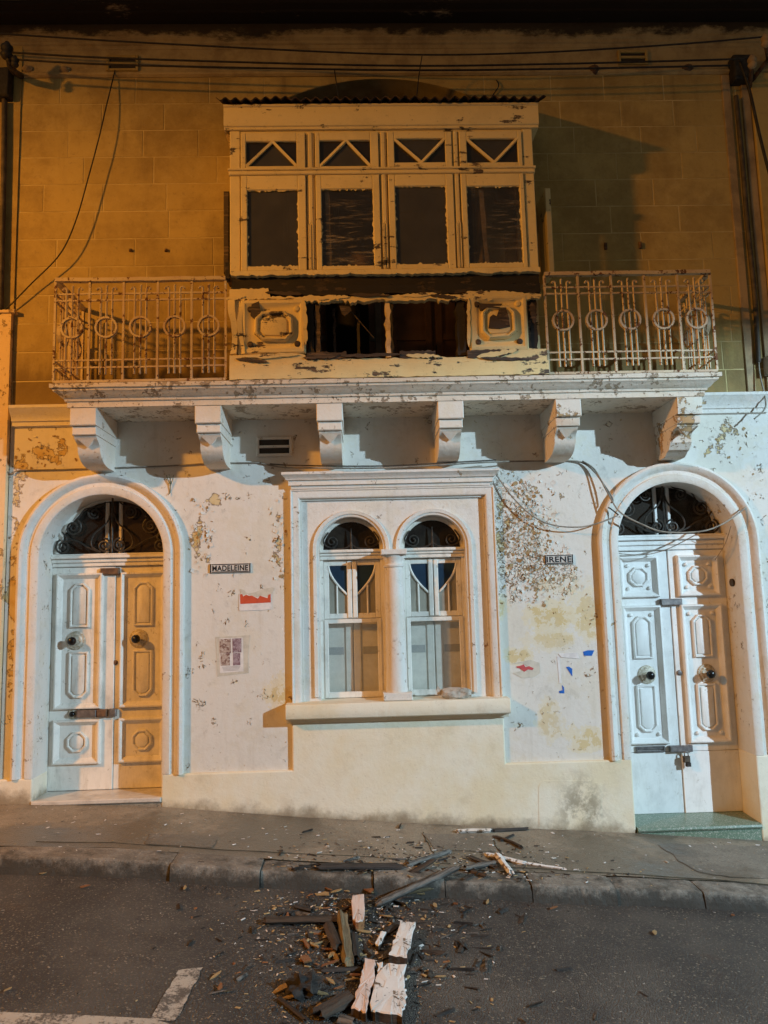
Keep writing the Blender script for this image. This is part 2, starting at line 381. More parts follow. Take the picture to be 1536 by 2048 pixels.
M['rust'] = mk_simple('rusty_steel', (.10, .06, .04), (.19, .11, .06), 22, .7, .4, .3)
M['steel'] = mk_simple('grey_lock_steel', (.16, .15, .15), (.26, .24, .23), 25, .45, .2, .6)
M['brass'] = mk_simple('tarnished_knob_boss', (.60, .55, .45), (.34, .28, .18), 40, .45, .8, .15, .5, .006)
M['knob'] = mk_simple('black_iron_knob', (.012, .012, .012), (.03, .028, .026), 20, .25, .1, .5)
M['black'] = mk_simple('black_cable_sheath', (.012, .011, .010), (.03, .027, .024), 20, .6, .1)
M['pipe'] = mk_simple('dark_stained_pipe', (.05, .04, .03), (.10, .08, .055), 9, .65, .2)
M['greycable'] = mk_simple('weathered_grey_cable', (.30, .27, .22), (.18, .15, .12), 14, .7, .1)
M['roof'] = mk_simple('rusty_corrugated_sheet', (.035, .022, .016), (.11, .065, .04), 9, .75, .3, .2)
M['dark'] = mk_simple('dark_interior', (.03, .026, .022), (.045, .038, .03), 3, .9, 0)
M['curtain'] = mk_simple('brown_inner_door_wood', (.27, .17, .12), (.20, .125, .085), 5, .6, .2)
M['inner_green'] = mk_simple('grey_green_inner_door_paint', (.26, .27, .25), (.18, .18, .16), 6, .6, .2)
M['shutter'] = mk_simple('grey_white_inner_shutter', (.74, .71, .64), (.66, .62, .54), 3, .6, .05)
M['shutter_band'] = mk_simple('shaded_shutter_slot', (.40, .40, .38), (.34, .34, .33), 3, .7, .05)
M['strip'] = mk_simple('pale_torn_curtain', (.62, .52, .38), (.42, .33, .22), 9, .8, .4)
def glassm(name, tint, dirt, trans, rough=.12, streak=None):
    m = S(name, rough, spec=.5); m.nt.nodes.remove(m.b)
    n = m.noise(3.5, 7, .7)
    dcol = m.mix(m.ss(n, .3, .7), dirt, tuple(k*.6 for k in dirt))
    fac = m.math('ADD', trans, m.math('MULTIPLY', m.math('SUBTRACT', .5, n), .35), True)
    if streak:
        sv = m.n('ShaderNodeMapping', {'Vector': m.co, 'Rotation': (0, math.radians(32), 0), 'Scale': (1.6, 1, 16)}).outputs[0]
        sn = m.ss(m.noise(1.6, 6, .72, sv, 1.2), .48, .72); pl = m.ss(m.noise(2.2, 3, .5), .36, .55)
        k = m.math('MULTIPLY', sn, pl)
        dcol = m.mix(m.math('MULTIPLY', k, .8), dcol, streak); fac = m.math('SUBTRACT', fac, m.math('MULTIPLY', k, .5), True)  # diagonal reflections on the plastic film, painted as pale streaks
    d = m.n('ShaderNodeBsdfDiffuse', {'Color': dcol}).outputs[0]; t = m.n('ShaderNodeBsdfTransparent', {'Color': tint}).outputs[0]
    mx = m.n('ShaderNodeMixShader', {0: fac, 1: d, 2: t}).outputs[0]
    gl = m.n('ShaderNodeBsdfGlossy', {'Color': (1, 1, 1), 'Roughness': rough}).outputs[0]
    fr = m.math('ADD', .035, m.math('MULTIPLY', m.math('POWER', m.n('ShaderNodeLayerWeight', {'Blend': .5}).outputs['Facing'], 4.0), .5))
    m.nt.links.new(m.n('ShaderNodeMixShader', {0: fr, 1: mx, 2: gl}).outputs[0], m.out.inputs[0]); return m.mat
M['dusty'] = glassm('dusty_brown_glass', (.9, .88, .85), (.085, .082, .078), .35, .3)
M['film'] = glassm('torn_film_glass_painted_reflections', (.92, .9, .88), (.05, .046, .042), .72, .25, (.50, .44, .37))
M['clear'] = glassm('window_glass', (.985, .995, .99), (.55, .54, .50), .93, .08)
M['blue'] = glassm('blue_stained_glass', (.10, .17, .26), (.035, .075, .125), .30, .12)
M['frost'] = glassm('frosted_glass', (.96, .96, .92), (.50, .47, .39), .45, .35)
M['fan'] = glassm('sooty_fanlight_glass', (.35, .32, .28), (.06, .048, .035), .55, .2)

def mk_asphalt():
    m = S('worn_asphalt', .78, spec=.45)
    v = m.n('ShaderNodeTexVoronoi', {'Vector': m.co, 'Scale': 120.0}); agg = m.math('SUBTRACT', 1.0, v.outputs['Distance'])
    big = m.noise(.9, 6, .6); mid = m.noise(5, 6, .65)
    c = m.mix(m.ss(big, .40, .60), (.052, .046, .041), (.108, .095, .080))
    c = m.mix(m.math('MULTIPLY', m.ss(mid, .5, .72), .5), c, (.035, .031, .028))
    sp = m.n('ShaderNodeSeparateColor', {0: v.outputs['Color']}).outputs[0]
    c = m.mix(m.math('MULTIPLY', m.ss(sp, .74, .95), .55), c, (.20, .175, .14))
    c = m.mix(m.math('MULTIPLY', m.ss(m.math('ADD', sp, m.math('MULTIPLY', mid, .25)), 1.09, 1.12), .7), c, (.36, .31, .235))
    c = m.mix(m.math('MULTIPLY', m.ss(m.noise(1.4, 5, .6, m.vec(1, 1, 1, 4.1, 1.3)), .60, .72), .45), c, (.10, .055, .03))
    m.col(c); m.bump(m.math('ADD', m.math('MULTIPLY', agg, .6), m.math('MULTIPLY', m.noise(30, 5, .7), .8)), 1.0, .022)
    m.rough(m.math('ADD', .42, m.math('MULTIPLY', big, .55))); return m.mat
M['asphalt'] = mk_asphalt()
def mk_pave(name, a, b, wet=True, sc=1.0, gutter=False):
    m = S(name, .8, spec=.4)
    n = m.noise(1.5*sc, 7, .65); f = m.noise(55, 4, .7)
    c = m.mix(m.ss(n, .34, .66), a, b)
    c = m.mix(m.math('MULTIPLY', m.ss(m.noise(9, 7, .7), .5, .7), .5), c, tuple(k*.55 for k in a))
    c = m.mix(m.math('MULTIPLY', m.ss(f, .57, .66), .6), c, (.44, .38, .29))
    c = m.mix(m.math('MULTIPLY', m.ss(m.noise(80, 2), .60, .68), .65), c, (.06, .048, .036))
    if gutter:      # face darker towards the foot, uneven by noise
        z = m.n('ShaderNodeSeparateXYZ', {0: m.co}); gl = m.math('ADD', z.outputs[2], m.math('MULTIPLY', z.outputs[0], .083))
        c = m.mix(m.math('MULTIPLY', m.ss(m.math('ADD', m.math('MULTIPLY', m.noise(6, 7, .75), .34), m.math('MULTIPLY', gl, -1.0)), .16, .26), .9), c, (.032, .028, .022))
    m.col(c); m.bump(m.math('ADD', m.noise(7, 7, .7), m.math('MULTIPLY', f, .5)), .6, .02)
    if wet:
        wm = m.ss(m.noise(.8, 6, .68, m.vec(1, 1, 1, 2.7, .4)), .46, .58); c = m.mix(m.math('MULTIPLY', wm, .65), c, tuple(k*.40 for k in a)); m.col(c); m.rough(m.math('SUBTRACT', .85, m.math('MULTIPLY', wm, .55)))
    if False: m.rough(m.math('SUBTRACT', .85, m.math('MULTIPLY', m.ss(m.noise(1.1, 5, .6, m.vec(1, 1, 1, 2.7, .4)), .45, .62), .5)))
    return m.mat
M['pave'] = mk_pave('old_concrete_pavement', (.215, .182, .136), (.31, .265, .20))
M['patch'] = mk_pave('grey_concrete_patch', (.18, .158, .128), (.235, .205, .165))
M['kerb'] = mk_pave('worn_kerb_stone', (.165, .147, .122), (.28, .25, .21), False, 2.2, True)
M['kerbdark'] = mk_simple('moss_dark_joint', (.045, .042, .03), (.085, .078, .05), 14, .95)
def mk_line():
    m = S('worn_white_road_paint', .7)
    v = m.n('ShaderNodeTexVoronoi', {'Vector': m.co, 'Scale': 70.0}).outputs['Distance']
    w = m.math('ADD', m.math('MULTIPLY', m.noise(9, 7, .7), .6), m.math('MULTIPLY', m.noise(60, 4, .7), .4))
    m.col(m.mix(m.ss(w, .47, .58), (.44, .40, .34), (.10, .089, .077))); m.bump(m.noise(60, 4, .7), .7, .01); return m.mat
M['line'] = mk_line()
def terr(name, a, b, c3, sc, rough):
    m = S(name, rough, spec=.5); v = m.n('ShaderNodeTexVoronoi', {'Vector': m.co, 'Scale': sc}); cc = m.n('ShaderNodeSeparateColor', {0: v.outputs['Color']}).outputs[0]
    m.col(m.mix(m.ss(cc, .8, .85), m.mix(cc, a, b), c3)); return m.mat
M['green'] = terr('green_terrazzo', (.11, .17, .12), (.17, .24, .17), (.36, .38, .32), 170, .3)
M['marble'] = mk_simple('worn_white_marble', (.62, .58, .52), (.42, .38, .33), 5, .3, .1)
def flat(name, c, rough=.7, spec=.3, v=.82):
    return mk_simple(name, c, tuple(k*v for k in c), 12, rough, .1, 0, spec)
M['paper'] = flat('white_paper', (.74, .71, .69)); M['tape'] = flat('yellowed_clear_tape', (.60, .56, .47)); M['red'] = flat('red_poster_print', (.56, .085, .035))
M['pinkred'] = flat('faded_red_scrap', (.55, .09, .09)); M['bluetape'] = flat('blue_masking_tape', (.015, .13, .52)); M['ink'] = flat('black_enamel', (.025, .025, .028), .4)
M['enamel'] = flat('white_enamel', (.60, .57, .52), .4); M['grey_ink'] = flat('grey_print', (.33, .31, .31)); M['leaf'] = flat('dry_weed', (.10, .10, .04))
def mk_photo(name, a, b, c3, sc):
    m = S(name, .5); n = m.noise(sc, 4, .6, dist=1.0); k = m.noise(sc*2.2, 5, .6)
    m.col(m.mix(m.ss(k, .52, .64), m.mix(m.ss(n, .4, .58), a, b), c3)); return m.mat
M['photo1'] = mk_photo('brown_photo_print', (.16, .075, .06), (.42, .33, .28), (.55, .48, .43), 24)
M['photo2'] = mk_photo('mauve_photo_print', (.18, .10, .12), (.33, .25, .28), (.42, .36, .39), 26)
def mk_wood(name, a, b, sc=10, thr=None, paint=None):
    m = S(name, .7); g = m.noise(sc, 8, .78, m.vec(.22, 2.6, 2.6)); c = m.mix(m.ss(g, .42, .60), a, b)
    if paint:
        f = m.math('ADD', m.math('MULTIPLY', m.noise(7, 7, .7), .6), m.math('MULTIPLY', m.noise(32, 5, .7), .4))
        pc = m.mix(m.ss(m.noise(4, 5), .4, .7), paint, tuple(k*.84 for k in paint))
        crack = m.ss(m.noise(11, 7, .8, m.vec(2.4, .22, 1, 0, 0, 0, .25)), .57, .60)
        pc = m.mix(m.math('MULTIPLY', crack, .75), pc, (.22, .17, .13)); mask = m.ss(f, thr, thr+.012)
        c = m.mix(mask, pc, c); m.bump(m.math('SUBTRACT', m.math('MULTIPLY', g, .4), m.math('MULTIPLY', mask, .6)), .6, .006)
    else: m.bump(g, 1.0, .014)
    m.col(c); return m.mat
M['plank_white'] = mk_wood('flaking_white_plank_paint', (.10, .065, .04), (.22, .15, .09), 10, .555, (.74, .70, .66))
M['plank_pink'] = mk_wood('pinkish_plank_paint', (.12, .07, .045), (.24, .15, .09), 10, .585, (.70, .55, .48))
M['plank_dark'] = mk_wood('black_rotten_plank', (.010, .008, .007), (.045, .034, .027), 9)
M['plank_brown'] = mk_wood('dark_brown_plank', (.020, .013, .009), (.070, .045, .028), 9)
M['plank_grey'] = mk_wood('weathered_grey_plank', (.022, .020, .018), (.19, .172, .15), 14)
M['plank_olive'] = mk_wood('weathered_olive_plank', (.11, .085, .045), (.24, .19, .11), 12)
M['chip'] = mk_wood('pale_fresh_wood', (.55, .41, .21), (.42, .27, .11), 16)
M['chip2'] = mk_wood('orange_brown_wood', (.36, .16, .055), (.22, .09, .035), 16)
M['rock'] = mk_simple('broken_plaster_lump', (.50, .46, .40), (.30, .26, .21), 16, .9, .8, bd=.02)
M['lampglass'] = None

# ------------------------------------------------------------------ street lamps (outside the frame, across the road)
def street_lamp(name, pos, power, colr, label, spot, blend, towards, rad):
    x, y, z = pos; g0 = road(x, y); px, py = x+(-.9 if x < 0 else .9)*0, y-1.2
    t = empty(name, (x, py, g0))
    mb = MB().lathe((x, py, g0-.2), [(.10, 0), (.10, .9), (.062, 1.0), (.045, z+.35-g0+.2)], 'z', 12)
    mb.build('pole', M['pipe'], t, True).location = (-x, -py, -g0)
    MB().tube([(x, py, z+.3), (x, py+.3, z+.36), (x, y+.1, z+.24)], .028, 8).build('arm', M['pipe'], t, True).location = (-x, -py, -g0)
    # housing: shallow hood, open below
    hd = MB().rings([[(x+a*w, y+b*l, z+h) for a, b in ((-1, -1), (1, -1), (1, 1), (-1, 1))] for w, l, h in ((.15, .34, .04), (.15, .34, .10), (.08, .22, .20))])
    hd.build('lamp_housing', M['steel'], t).location = (-x, -py, -g0)
    em = bpy.data.materials.new(name+'_lens'); em.use_nodes = True; b = em.node_tree.nodes['Principled BSDF']
    b.inputs['Emission Color'].default_value = (*colr, 1); b.inputs['Emission Strength'].default_value = 6.0; b.inputs['Base Color'].default_value = (.6, .6, .6, 1)
    MB().box(x-.13, x+.13, y-.31, y+.31, z+.03, z+.038).build('lens', em, t).location = (-x, -py, -g0)
    ld = bpy.data.lights.new(name+'_light', 'SPOT'); ld.energy = power; ld.color = colr; ld.spot_size = math.radians(spot); ld.spot_blend = blend; ld.shadow_soft_size = rad
    lo = bpy.data.objects.new(name+'_light', ld); COL.objects.link(lo); lo.location = (x, y, z)
    lo.rotation_euler = Vector(towards).to_track_quat('-Z', 'Y').to_euler()
    tag(t, label, 'street lamp'); return t
street_lamp('sodium_street_lamp', LAMP_ORANGE, ORANGE_W, ORANGE_C, 'sodium street lamp giving the orange light from the left, across the road', 179, .34, (.81*.174, .59*.174, -.985), .21)
street_lamp('led_street_lamp', LAMP_WHITE, WHITE_W, WHITE_C, 'cool white street lamp giving the bluish light from the right, across the road', 165.5, .06, (0, 0, -1), .07)

# ------------------------------------------------------------------ ground
def sheet(name, xs, ys, zf, mat, parent=None):
    mb = MB(); nx, ny = len(xs), len(ys)
    vs = [(x, y, zf(x, y)) for y in ys for x in xs]
    fs = [(j*nx+i, j*nx+i+1, (j+1)*nx+i+1, (j+1)*nx+i) for j in range(ny-1) for i in range(nx-1)]
    mb.add(vs, fs); return mb.build(name, mat, parent, True)
XS = sorted(set([-40, -25, -15, -10, -7]+[-5+.1*k for k in range(101)]+[7, 10, 15, 25, 40]))
def rough_road(x, y): return road(x, y)+.006*mnoise.noise((x*2.3, y*2.3, 0))+.003*mnoise.noise((x*9, y*9, 3))
struct(sheet('road', XS, [-40, -20, -12, -8, -6]+[-5+.1*k for k in range(39)]+[-1.15], rough_road, M['asphalt']))
pv = struct(sheet('pavement', XS, [-1.015]+[-1+.1*k for k in range(11)]+[.3], lambda x, y: pav(x, y)+.005*mnoise.noise((x*3, y*3, 7)), M['pave']))
# grey repaired patch of the pavement in front of the right door
def patch(name, pts, mat, parent, lift=.004):
    P = [G(*p, surf=pav) for p in pts]; c = sum(P, Vector())/len(P); mb = MB()
    n = 10; rings = [[(p.lerp(c, k/n).x, p.lerp(c, k/n).y, 0) for p in P] for k in range(n)]
    vs = [p for r in rings for p in r]; m = len(P); fs = [(k*m+i, k*m+(i+1) % m, (k+1)*m+(i+1) % m, (k+1)*m+i) for k in range(n-1) for i in range(m)]
    fs.append(tuple(range((n-1)*m, n*m)))
    mb.add([(x, y, pav(x, y)+.005*mnoise.noise((x*3, y*3, 7))+lift) for x, y, _ in vs], fs); return mb.build(name, mat, parent, True)
def poly_dense(pts, n=5, j=4):
    out = []
    for a, b in zip(pts, pts[1:]+pts[:1]):
        for k in range(n):
            t = k/n; out.append((a[0]+(b[0]-a[0])*t+R0.uniform(-j, j), a[1]+(b[1]-a[1])*t+R0.uniform(-j, j)*.4))
    return out
patch('concrete_patch', poly_dense([(1318, 1690), (1420, 1690), (1536, 1693), (1600, 1720), (1590, 1756), (1480, 1757), (1395, 1745), (1360, 1722)]), M['patch'], pv)
patch('concrete_patch', poly_dense([(845, 1668), (985, 1672), (990, 1705), (870, 1700)], 5, 3), M['patch'], pv)
patch('concrete_patch', poly_dense([(300, 1668), (440, 1675), (425, 1697), (290, 1690)], 5, 3), M['patch'], pv, .005)
# crack between old slabs
def crack(pts, w=.004):
    mb = MB(); P = curve_pts([G(*p, surf=pav) for p in pts], 6)
    for i, p in enumerate(P): p.z = pav(p.x, p.y)+.005*mnoise.noise((p.x*3, p.y*3, 7))+.001; p.x += R0.uniform(-.008, .008)
    mb.tube(P, w, 4); o = mb.build('crack', M['kerbdark'], pv); return o
crack([(845, 1665), (858, 1690), (868, 1710)]); crack([(985, 1672), (992, 1690), (1000, 1705)]); crack([(70, 1683), (330, 1693), (700, 1712), (900, 1728)], .0035)
crack([(1010, 1735), (1240, 1748), (1400, 1758), (1536, 1770)], .005)
# kerb stones, each its own block
kx = [-5.2, -4.3, -3.4, -2.55, WX(0, 0)*0-1.33, -.735, .02, .497, 1.08, 1.652, 2.245, 2.85, 3.5, 4.3, 5.1]
kx[4] = -1.33
for i, (a, b) in enumerate(zip(kx, kx[1:])):
    mb = MB(); n = 14; rr = random.Random(50+i); dz = rr.uniform(-.006, .008); dy = rr.uniform(-.012, .012); rs = []
    for k in range(n+1):
        x = a+.003+(b-a-.006)*k/n; e = .005 if k in (0, n) else 0
        w = lambda q: .007*mnoise.noise((x*7+q, i*3.1, q*1.7))
        z = pav(x, KY)+dz
        rs.append([(x, -1.018, z-.25), (x, -1.018, z-e+.002), (x, -1.13, z-e+w(1)), (x, KY+.016+dy+w(2), z-e-.002+w(5)*.6), (x, KY+.002+dy+w(3), z-.014-e), (x, KY-.010+dy+w(4)*1.6, z-.06), (x, KY-.026+dy+w(6)*1.6, z-.14), (x, KY-.035+dy, z-.25)])
    mb.rings(rs); mb.build('kerb_stone', M['kerb'], pv)
MB().add([(x, y, pav(x, KY)-zz) for y, zz in ((-1.018, .02), (KY+.03, .03), (KY+.0, .25)) for x in XS], [(j*len(XS)+i, j*len(XS)+i+1, (j+1)*len(XS)+i+1, (j+1)*len(XS)+i) for j in range(2) for i in range(len(XS)-1)]).build('kerb_bedding', M['kerbdark'], pv)
# parking-bay lines
def marking(poly):
    P = [G(*p, surf=road) for p in poly]; mb = MB(); n = 14
    a, b, c, d = P
    vs = []; 
    for j in range(n+1):
        for i in range(5):
            q = a.lerp(b, i/4).lerp(d.lerp(c, i/4), j/n); e = R0.uniform(-.006, .006) if i in (0, 4) else 0
            vs.append((q.x+e, q.y, rough_road(q.x, q.y)+.004))
    fs = [(j*5+i, j*5+i+1, (j+1)*5+i+1, (j+1)*5+i) for j in range(n) for i in range(4)]
    return struct(mb.add(vs, fs).build('road_marking', M['line']))
marking([(358, 1940), (406, 1935), (350, 2046), (300, 2041)])
marking([(-500, 2028), (300, 2039), (420, 2075), (-500, 2058)])
# sky dome far out (night)
# ------------------------------------------------------------------ the house
H = empty('terraced_house', (0, 0, 0))
tag(H, 'old two-storey limestone townhouse with peeling white ground floor and ruined timber balcony', 'house')
LDX, LR, LS = -2.24, .53, 2.245       # left door arch
RDX, RR, RS = 2.755, .535, 2.240      # right door arch
DY = .29                              # door recess
WXL, WXR, WZB, WZT = -.53, 1.06, .90, 2.68
LXE, RXE = -3.05, 3.72
mb = MB()
arch_wall(mb, LXE, 5.6, -1.0, 3.55, [(-1.0, arc(LDX, LR, LS)), (WZB, [(WXL, WZT), (WXR, WZT)]), (-1.0, arc(RDX, RR, RS))], 0.0, DY+.06)
lw = mb.build('lower_wall', M['wall'], H)
# flakes of lifted paint
def flakes(areas, name, mats, parent, y0=0.0):
    mb = MB(); r = random.Random(11)
    for (x0, x1, z0, z1, n, smin, smax) in areas:
        for _ in range(n):
            u, v = r.gauss(0, .33), r.gauss(0, .33)
            cx, cz = (x0+x1)/2+u*(x1-x0)*.7, (z0+z1)/2+v*(z1-z0)*.7
            if not (x0 < cx < x1 and z0 < cz < z1): continue
            s = r.uniform(smin, smax); w = s*r.uniform(.35, .9); a = r.uniform(0, 6.28); ca, sa = math.cos(a), math.sin(a)
            lift = r.uniform(.004, .35*s); vs = []
            for k in range(4):
                t = k/3; up = .0015+lift*t*t; ww = w*(1-.4*abs(t-.4)+r.uniform(-.15, .15))
                for q in (-.5, .5):
                    lx, lz = (t-.5)*s, q*ww+r.uniform(-.1, .1)*w
                    vs.append((cx+lx*ca-lz*sa, y0-up, cz+lx*sa+lz*ca))
            mb.add(vs, [(0, 1, 3, 2), (2, 3, 5, 4), (4, 5, 7, 6)], 1 if r.random() < .22 else 0)
    o = mb.build(name, mats, parent); o['kind'] = 'stuff'; return o
M['flake_under'] = flat('flake_underside_brown', (.34, .22, .10))
flakes([(1.10, 1.75, 1.70, 2.92, 650, .014, .046), (1.3, 1.95, 1.75, 2.1, 120, .012, .035), (1.5, 1.9, 2.0, 2.25, 60, .012, .03), (-1.52, -1.25, 1.95, 2.75, 70, .015, .05), (-.82, -.62, 1.9, 2.8, 45, .015, .05),
        (-3.0, -2.4, 2.9, 3.4, 50, .012, .035), (3.0, 3.6, 2.9, 3.45, 60, .012, .035), (3.3, 3.6, 1.6, 2.9, 40, .012, .035), (-3.0, -2.8, .6, 2.6, 40, .012, .03), (1.9, 2.05, 1.4, 1.9, 14, .012, .03)],
       'paint_flakes', [M['wall'], M['flake_under']], lw)
# plinth and apron below the window
mb = MB().prism([(-1.712, -.6), (2.222, -.6), (2.222, .415), (1.155, .415), (1.155, .836), (-.63, .836), (-.63, .415), (-1.712, .415)], -.036, .02)
mb.box(-1.714, -1.67, -.02, DY-.02, -.3, .405); mb.box(2.19, 2.228, -.02, DY-.02, -.6, .405)
mb.build('plinth', M['plinth'], H, bevel=.012)
MB().box(LXE, -2.765, -.036, DY-.02, -.2, .415).build('plinth', M['plinth'], H, bevel=.012)
MB().box(3.282, 5.6, -.036, DY-.02, -1.0, .415).build('plinth', M['plinth'], H, bevel=.012)
# repaired cement rectangle on the plinth
rp = MB().prism([(1.41, -.10), (1.93, -.16), (1.95, .22), (1.86, .255), (1.46, .27), (1.42, .22)], -.0385, -.03)
rp.build('cement_repair', M['plinth'], H)
# lower cornice at both ends of the balcony
prof = [(0, 3.375), (-.03, 3.385), (-.03, 3.42), (-.045, 3.425), (-.05, 3.46), (-.075, 3.485), (-.095, 3.52), (-.105, 3.53), (-.105, 3.555), (0, 3.575)]
for a, b in ((LXE+.02, -2.42), (2.90, RXE-.08)):
    MB().rings([[(x, y, z) for y, z in prof] for x in (a, b)]).build('lower_cornice', M['trim'], H, 'auto')

# upper wall: mortar bed with the balcony doorway, then every ashlar block
CXL, CZL, RL = .254, 4.58, 2.071
def lun(x): 
    d = RL*RL-(x-CXL)**2; return CZL+math.sqrt(d) if d > 0 else -9
nl = 24; xa, xb = -.66, 1.168
topo = [(xa+(xb-xa)*k/nl, lun(xa+(xb-xa)*k/nl)) for k in range(nl+1)]
mb = MB(); arch_wall(mb, LXE, 5.6, 3.54, 6.70, [(3.60, topo)], -.0025, .46)
uw = mb.build('upper_wall', M['mortar'], H)
CH = .262; zt = 6.675; course = 0; rb = random.Random(5); nb = 0
while zt > 3.56:
    zb = max(zt-CH, 3.545); x = LXE-(.0 if course % 2 else .3)
    while x < 5.5:
        w = rb.uniform(.5, .74); x1 = min(x+w, 5.58); x0 = max(x, LXE)
        a, b = x0+.0035, x1-.0035; z0, z1 = zb+.0035, zt-.0035; x = x1
        if b-a < .05: continue
        if x0 < 3.5 < x1: pass
        hid = a > -.98 and b < 1.46 and z1 < 5.85
        if hid: continue
        d = rb.uniform(0, .0022)
        if b < xa or a > xb:
            mb = MB().cbox(a, b, -.004-d, .02, z0, z1, .004); o = mb.build('ashlar_block', M['stone'], uw); nb += 1
        else:
            # cut by the arched head of the doorway
            segs = []
            if a < xa: segs.append((a, xa-.002))
            if b > xb: segs.append((xb+.002, b))
            aa, bb = max(a, xa), min(b, xb); n = 10; run = []
            for k in range(n+1):
                q = aa+(bb-aa)*k/n; l = max(z0, lun(q)+.003)
                if l < z1-.01: run.append((q, l))
                elif len(run) > 1: break
            parts = [[(s0, z0), (s1, z0), (s1, z1), (s0, z1)] for s0, s1 in segs if s1-s0 > .02]
            if len(run) > 1: parts.append(run+[(run[-1][0], z1), (run[0][0], z1)])
            for q in parts: MB().prism(q, -.004-d, .02).build('ashlar_block', M['stone'], uw); nb += 1
    zt -= CH; course += 1
# back of the arched doorway: lunette panel, recess shade put into its dark colour, and the balcony doors behind the torn front
MB().prism([(xa-.05, 5.9)]+[(x, z+.04) for x, z in topo]+[(xb+.05, 5.9)], .40, .43).build('lunette_panel', mk_simple('lunette_painted_shade', (.15, .11, .07), (.10, .075, .045), 5), H)
bd = MB(); bd.box(-.66, 1.17, .40, .43, 3.58, 5.9); bdo = bd.build('balcony_door', M['curtain'], H)
for (a, b) in ((-.64, -.25), (-.22, .22), (.30, .70), (.74, 1.14)):
    f = MB().frame(a, b, 3.62, 5.6, .06, .372, .401); f.box(a+.06, b-.06, .38, .40, 4.25, 4.31); f.build('door_leaf', M['inner_green'] if a < .25 else M['curtain'], bdo)
MB().cbox(.38, .56, .34, .37, 4.02, 4.05).build('door_bolt', M['iron'], bdo)
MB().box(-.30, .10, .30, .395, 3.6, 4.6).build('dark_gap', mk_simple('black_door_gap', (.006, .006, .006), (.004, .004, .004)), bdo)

# frieze, string course and top cornice
fr = MB().rings([[(x, y, z) for y, z in [(.05, 6.672), (-.012, 6.674), (-.03, 6.69), (-.03, 6.71), (-.015, 6.725), (-.012, 6.74), (-.006, 6.75), (-.006, 6.95), (-.012, 6.955), (-.016, 6.985), (-.03, 6.995), (-.03, 7.02), (-.05, 7.04), (-.05, 7.06), (-.075, 7.085), (-.09, 7.12), (-.09, 7.145), (.05, 7.145)]] for x in (-6, 6)])
def mk_frieze():
    m = S('soot_streaked_frieze', .9, spec=.2); z = m.n('ShaderNodeSeparateXYZ', {0: m.co}).outputs[2]
    c = m.mix(m.ss(m.noise(3.5, 8, .7), .4, .65), (.42, .33, .17), (.28, .21, .11))
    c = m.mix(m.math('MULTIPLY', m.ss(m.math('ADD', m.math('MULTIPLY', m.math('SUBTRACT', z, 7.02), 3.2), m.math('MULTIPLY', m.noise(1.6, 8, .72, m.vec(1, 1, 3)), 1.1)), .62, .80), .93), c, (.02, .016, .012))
    m.col(c); m.bump(m.noise(7, 7, .7), .5, .02); return m.mat
fr.build('frieze', mk_frieze(), H, 'auto')
tc = MB().rings([[(x, y, z) for y, z in [(.05, 7.146), (-.22, 7.150), (-.22, 7.175), (-.27, 7.20), (-.27, 7.24), (.05, 7.26)]] for x in [-6+.2*k for k in range(61)]])
tc.v = [(x, y, z+.012*mnoise.noise((x*4, y*3, z*2))) for x, y, z in tc.v]
tc.build('top_cornice', M['soot'], H, 'auto')
MB().rings([[(x, y, z) for y, z in [(.05, 7.262), (-.29, 7.262), (-.33, 7.30), (-.33, 7.40), (.05, 7.42)]] for x in (-6, 6)]).build('top_cornice', M['stone_trim'], H)
MB().box(-6, 6, .0, .3, 7.42, 7.9).build('parapet', M['stone_trim'], H)
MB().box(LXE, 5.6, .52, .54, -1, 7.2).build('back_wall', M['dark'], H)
# edge strips of the facade on the upper right (pilaster face and drip strip)
for px0, px1, d in ((1446, 1462, .02), (1484, 1500, .025)):
    a, b = V3(px0, 190, d), V3(px1, 190, d)
    MB().cbox(a.x, b.x, -d, .005, 3.58, 6.66, .004).build('pilaster_strip', M['stone_trim'], H)
x0 = WX(1508, 300); MB().cbox(x0, x0+.5, -.05, .01, 3.58, 6.66).build('pilaster_strip', M['stone'], H)

# vents
for (x0, y0, x1, y1, mt) in ((218, 117, 275, 142, 'stone'), (1238, 107, 1291, 128, 'stone'), (517, 878, 581, 910, 'wall')):
    a = W(x0, (y0+y1)/2)[0]; b = W(x1, (y0+y1)/2)[0]; zt_ = WZ((x0+x1)/2, y0); zb_ = WZ((x0+x1)/2, y1)
    v = MB().frame(a-.015, b+.015, zb_-.015, zt_+.015, .024, -.03, .0); hz = (zt_-zb_)
    v.cbox(a+.01, b-.01, -.028, -.002, (zt_+zb_)/2-.011, (zt_+zb_)/2+.011, .003)
    vo = v.build('air_vent', M[mt], H)
    MB().box(a, b, -.012, -.006, zb_, zt_).build('vent_opening', M['dark'], vo)

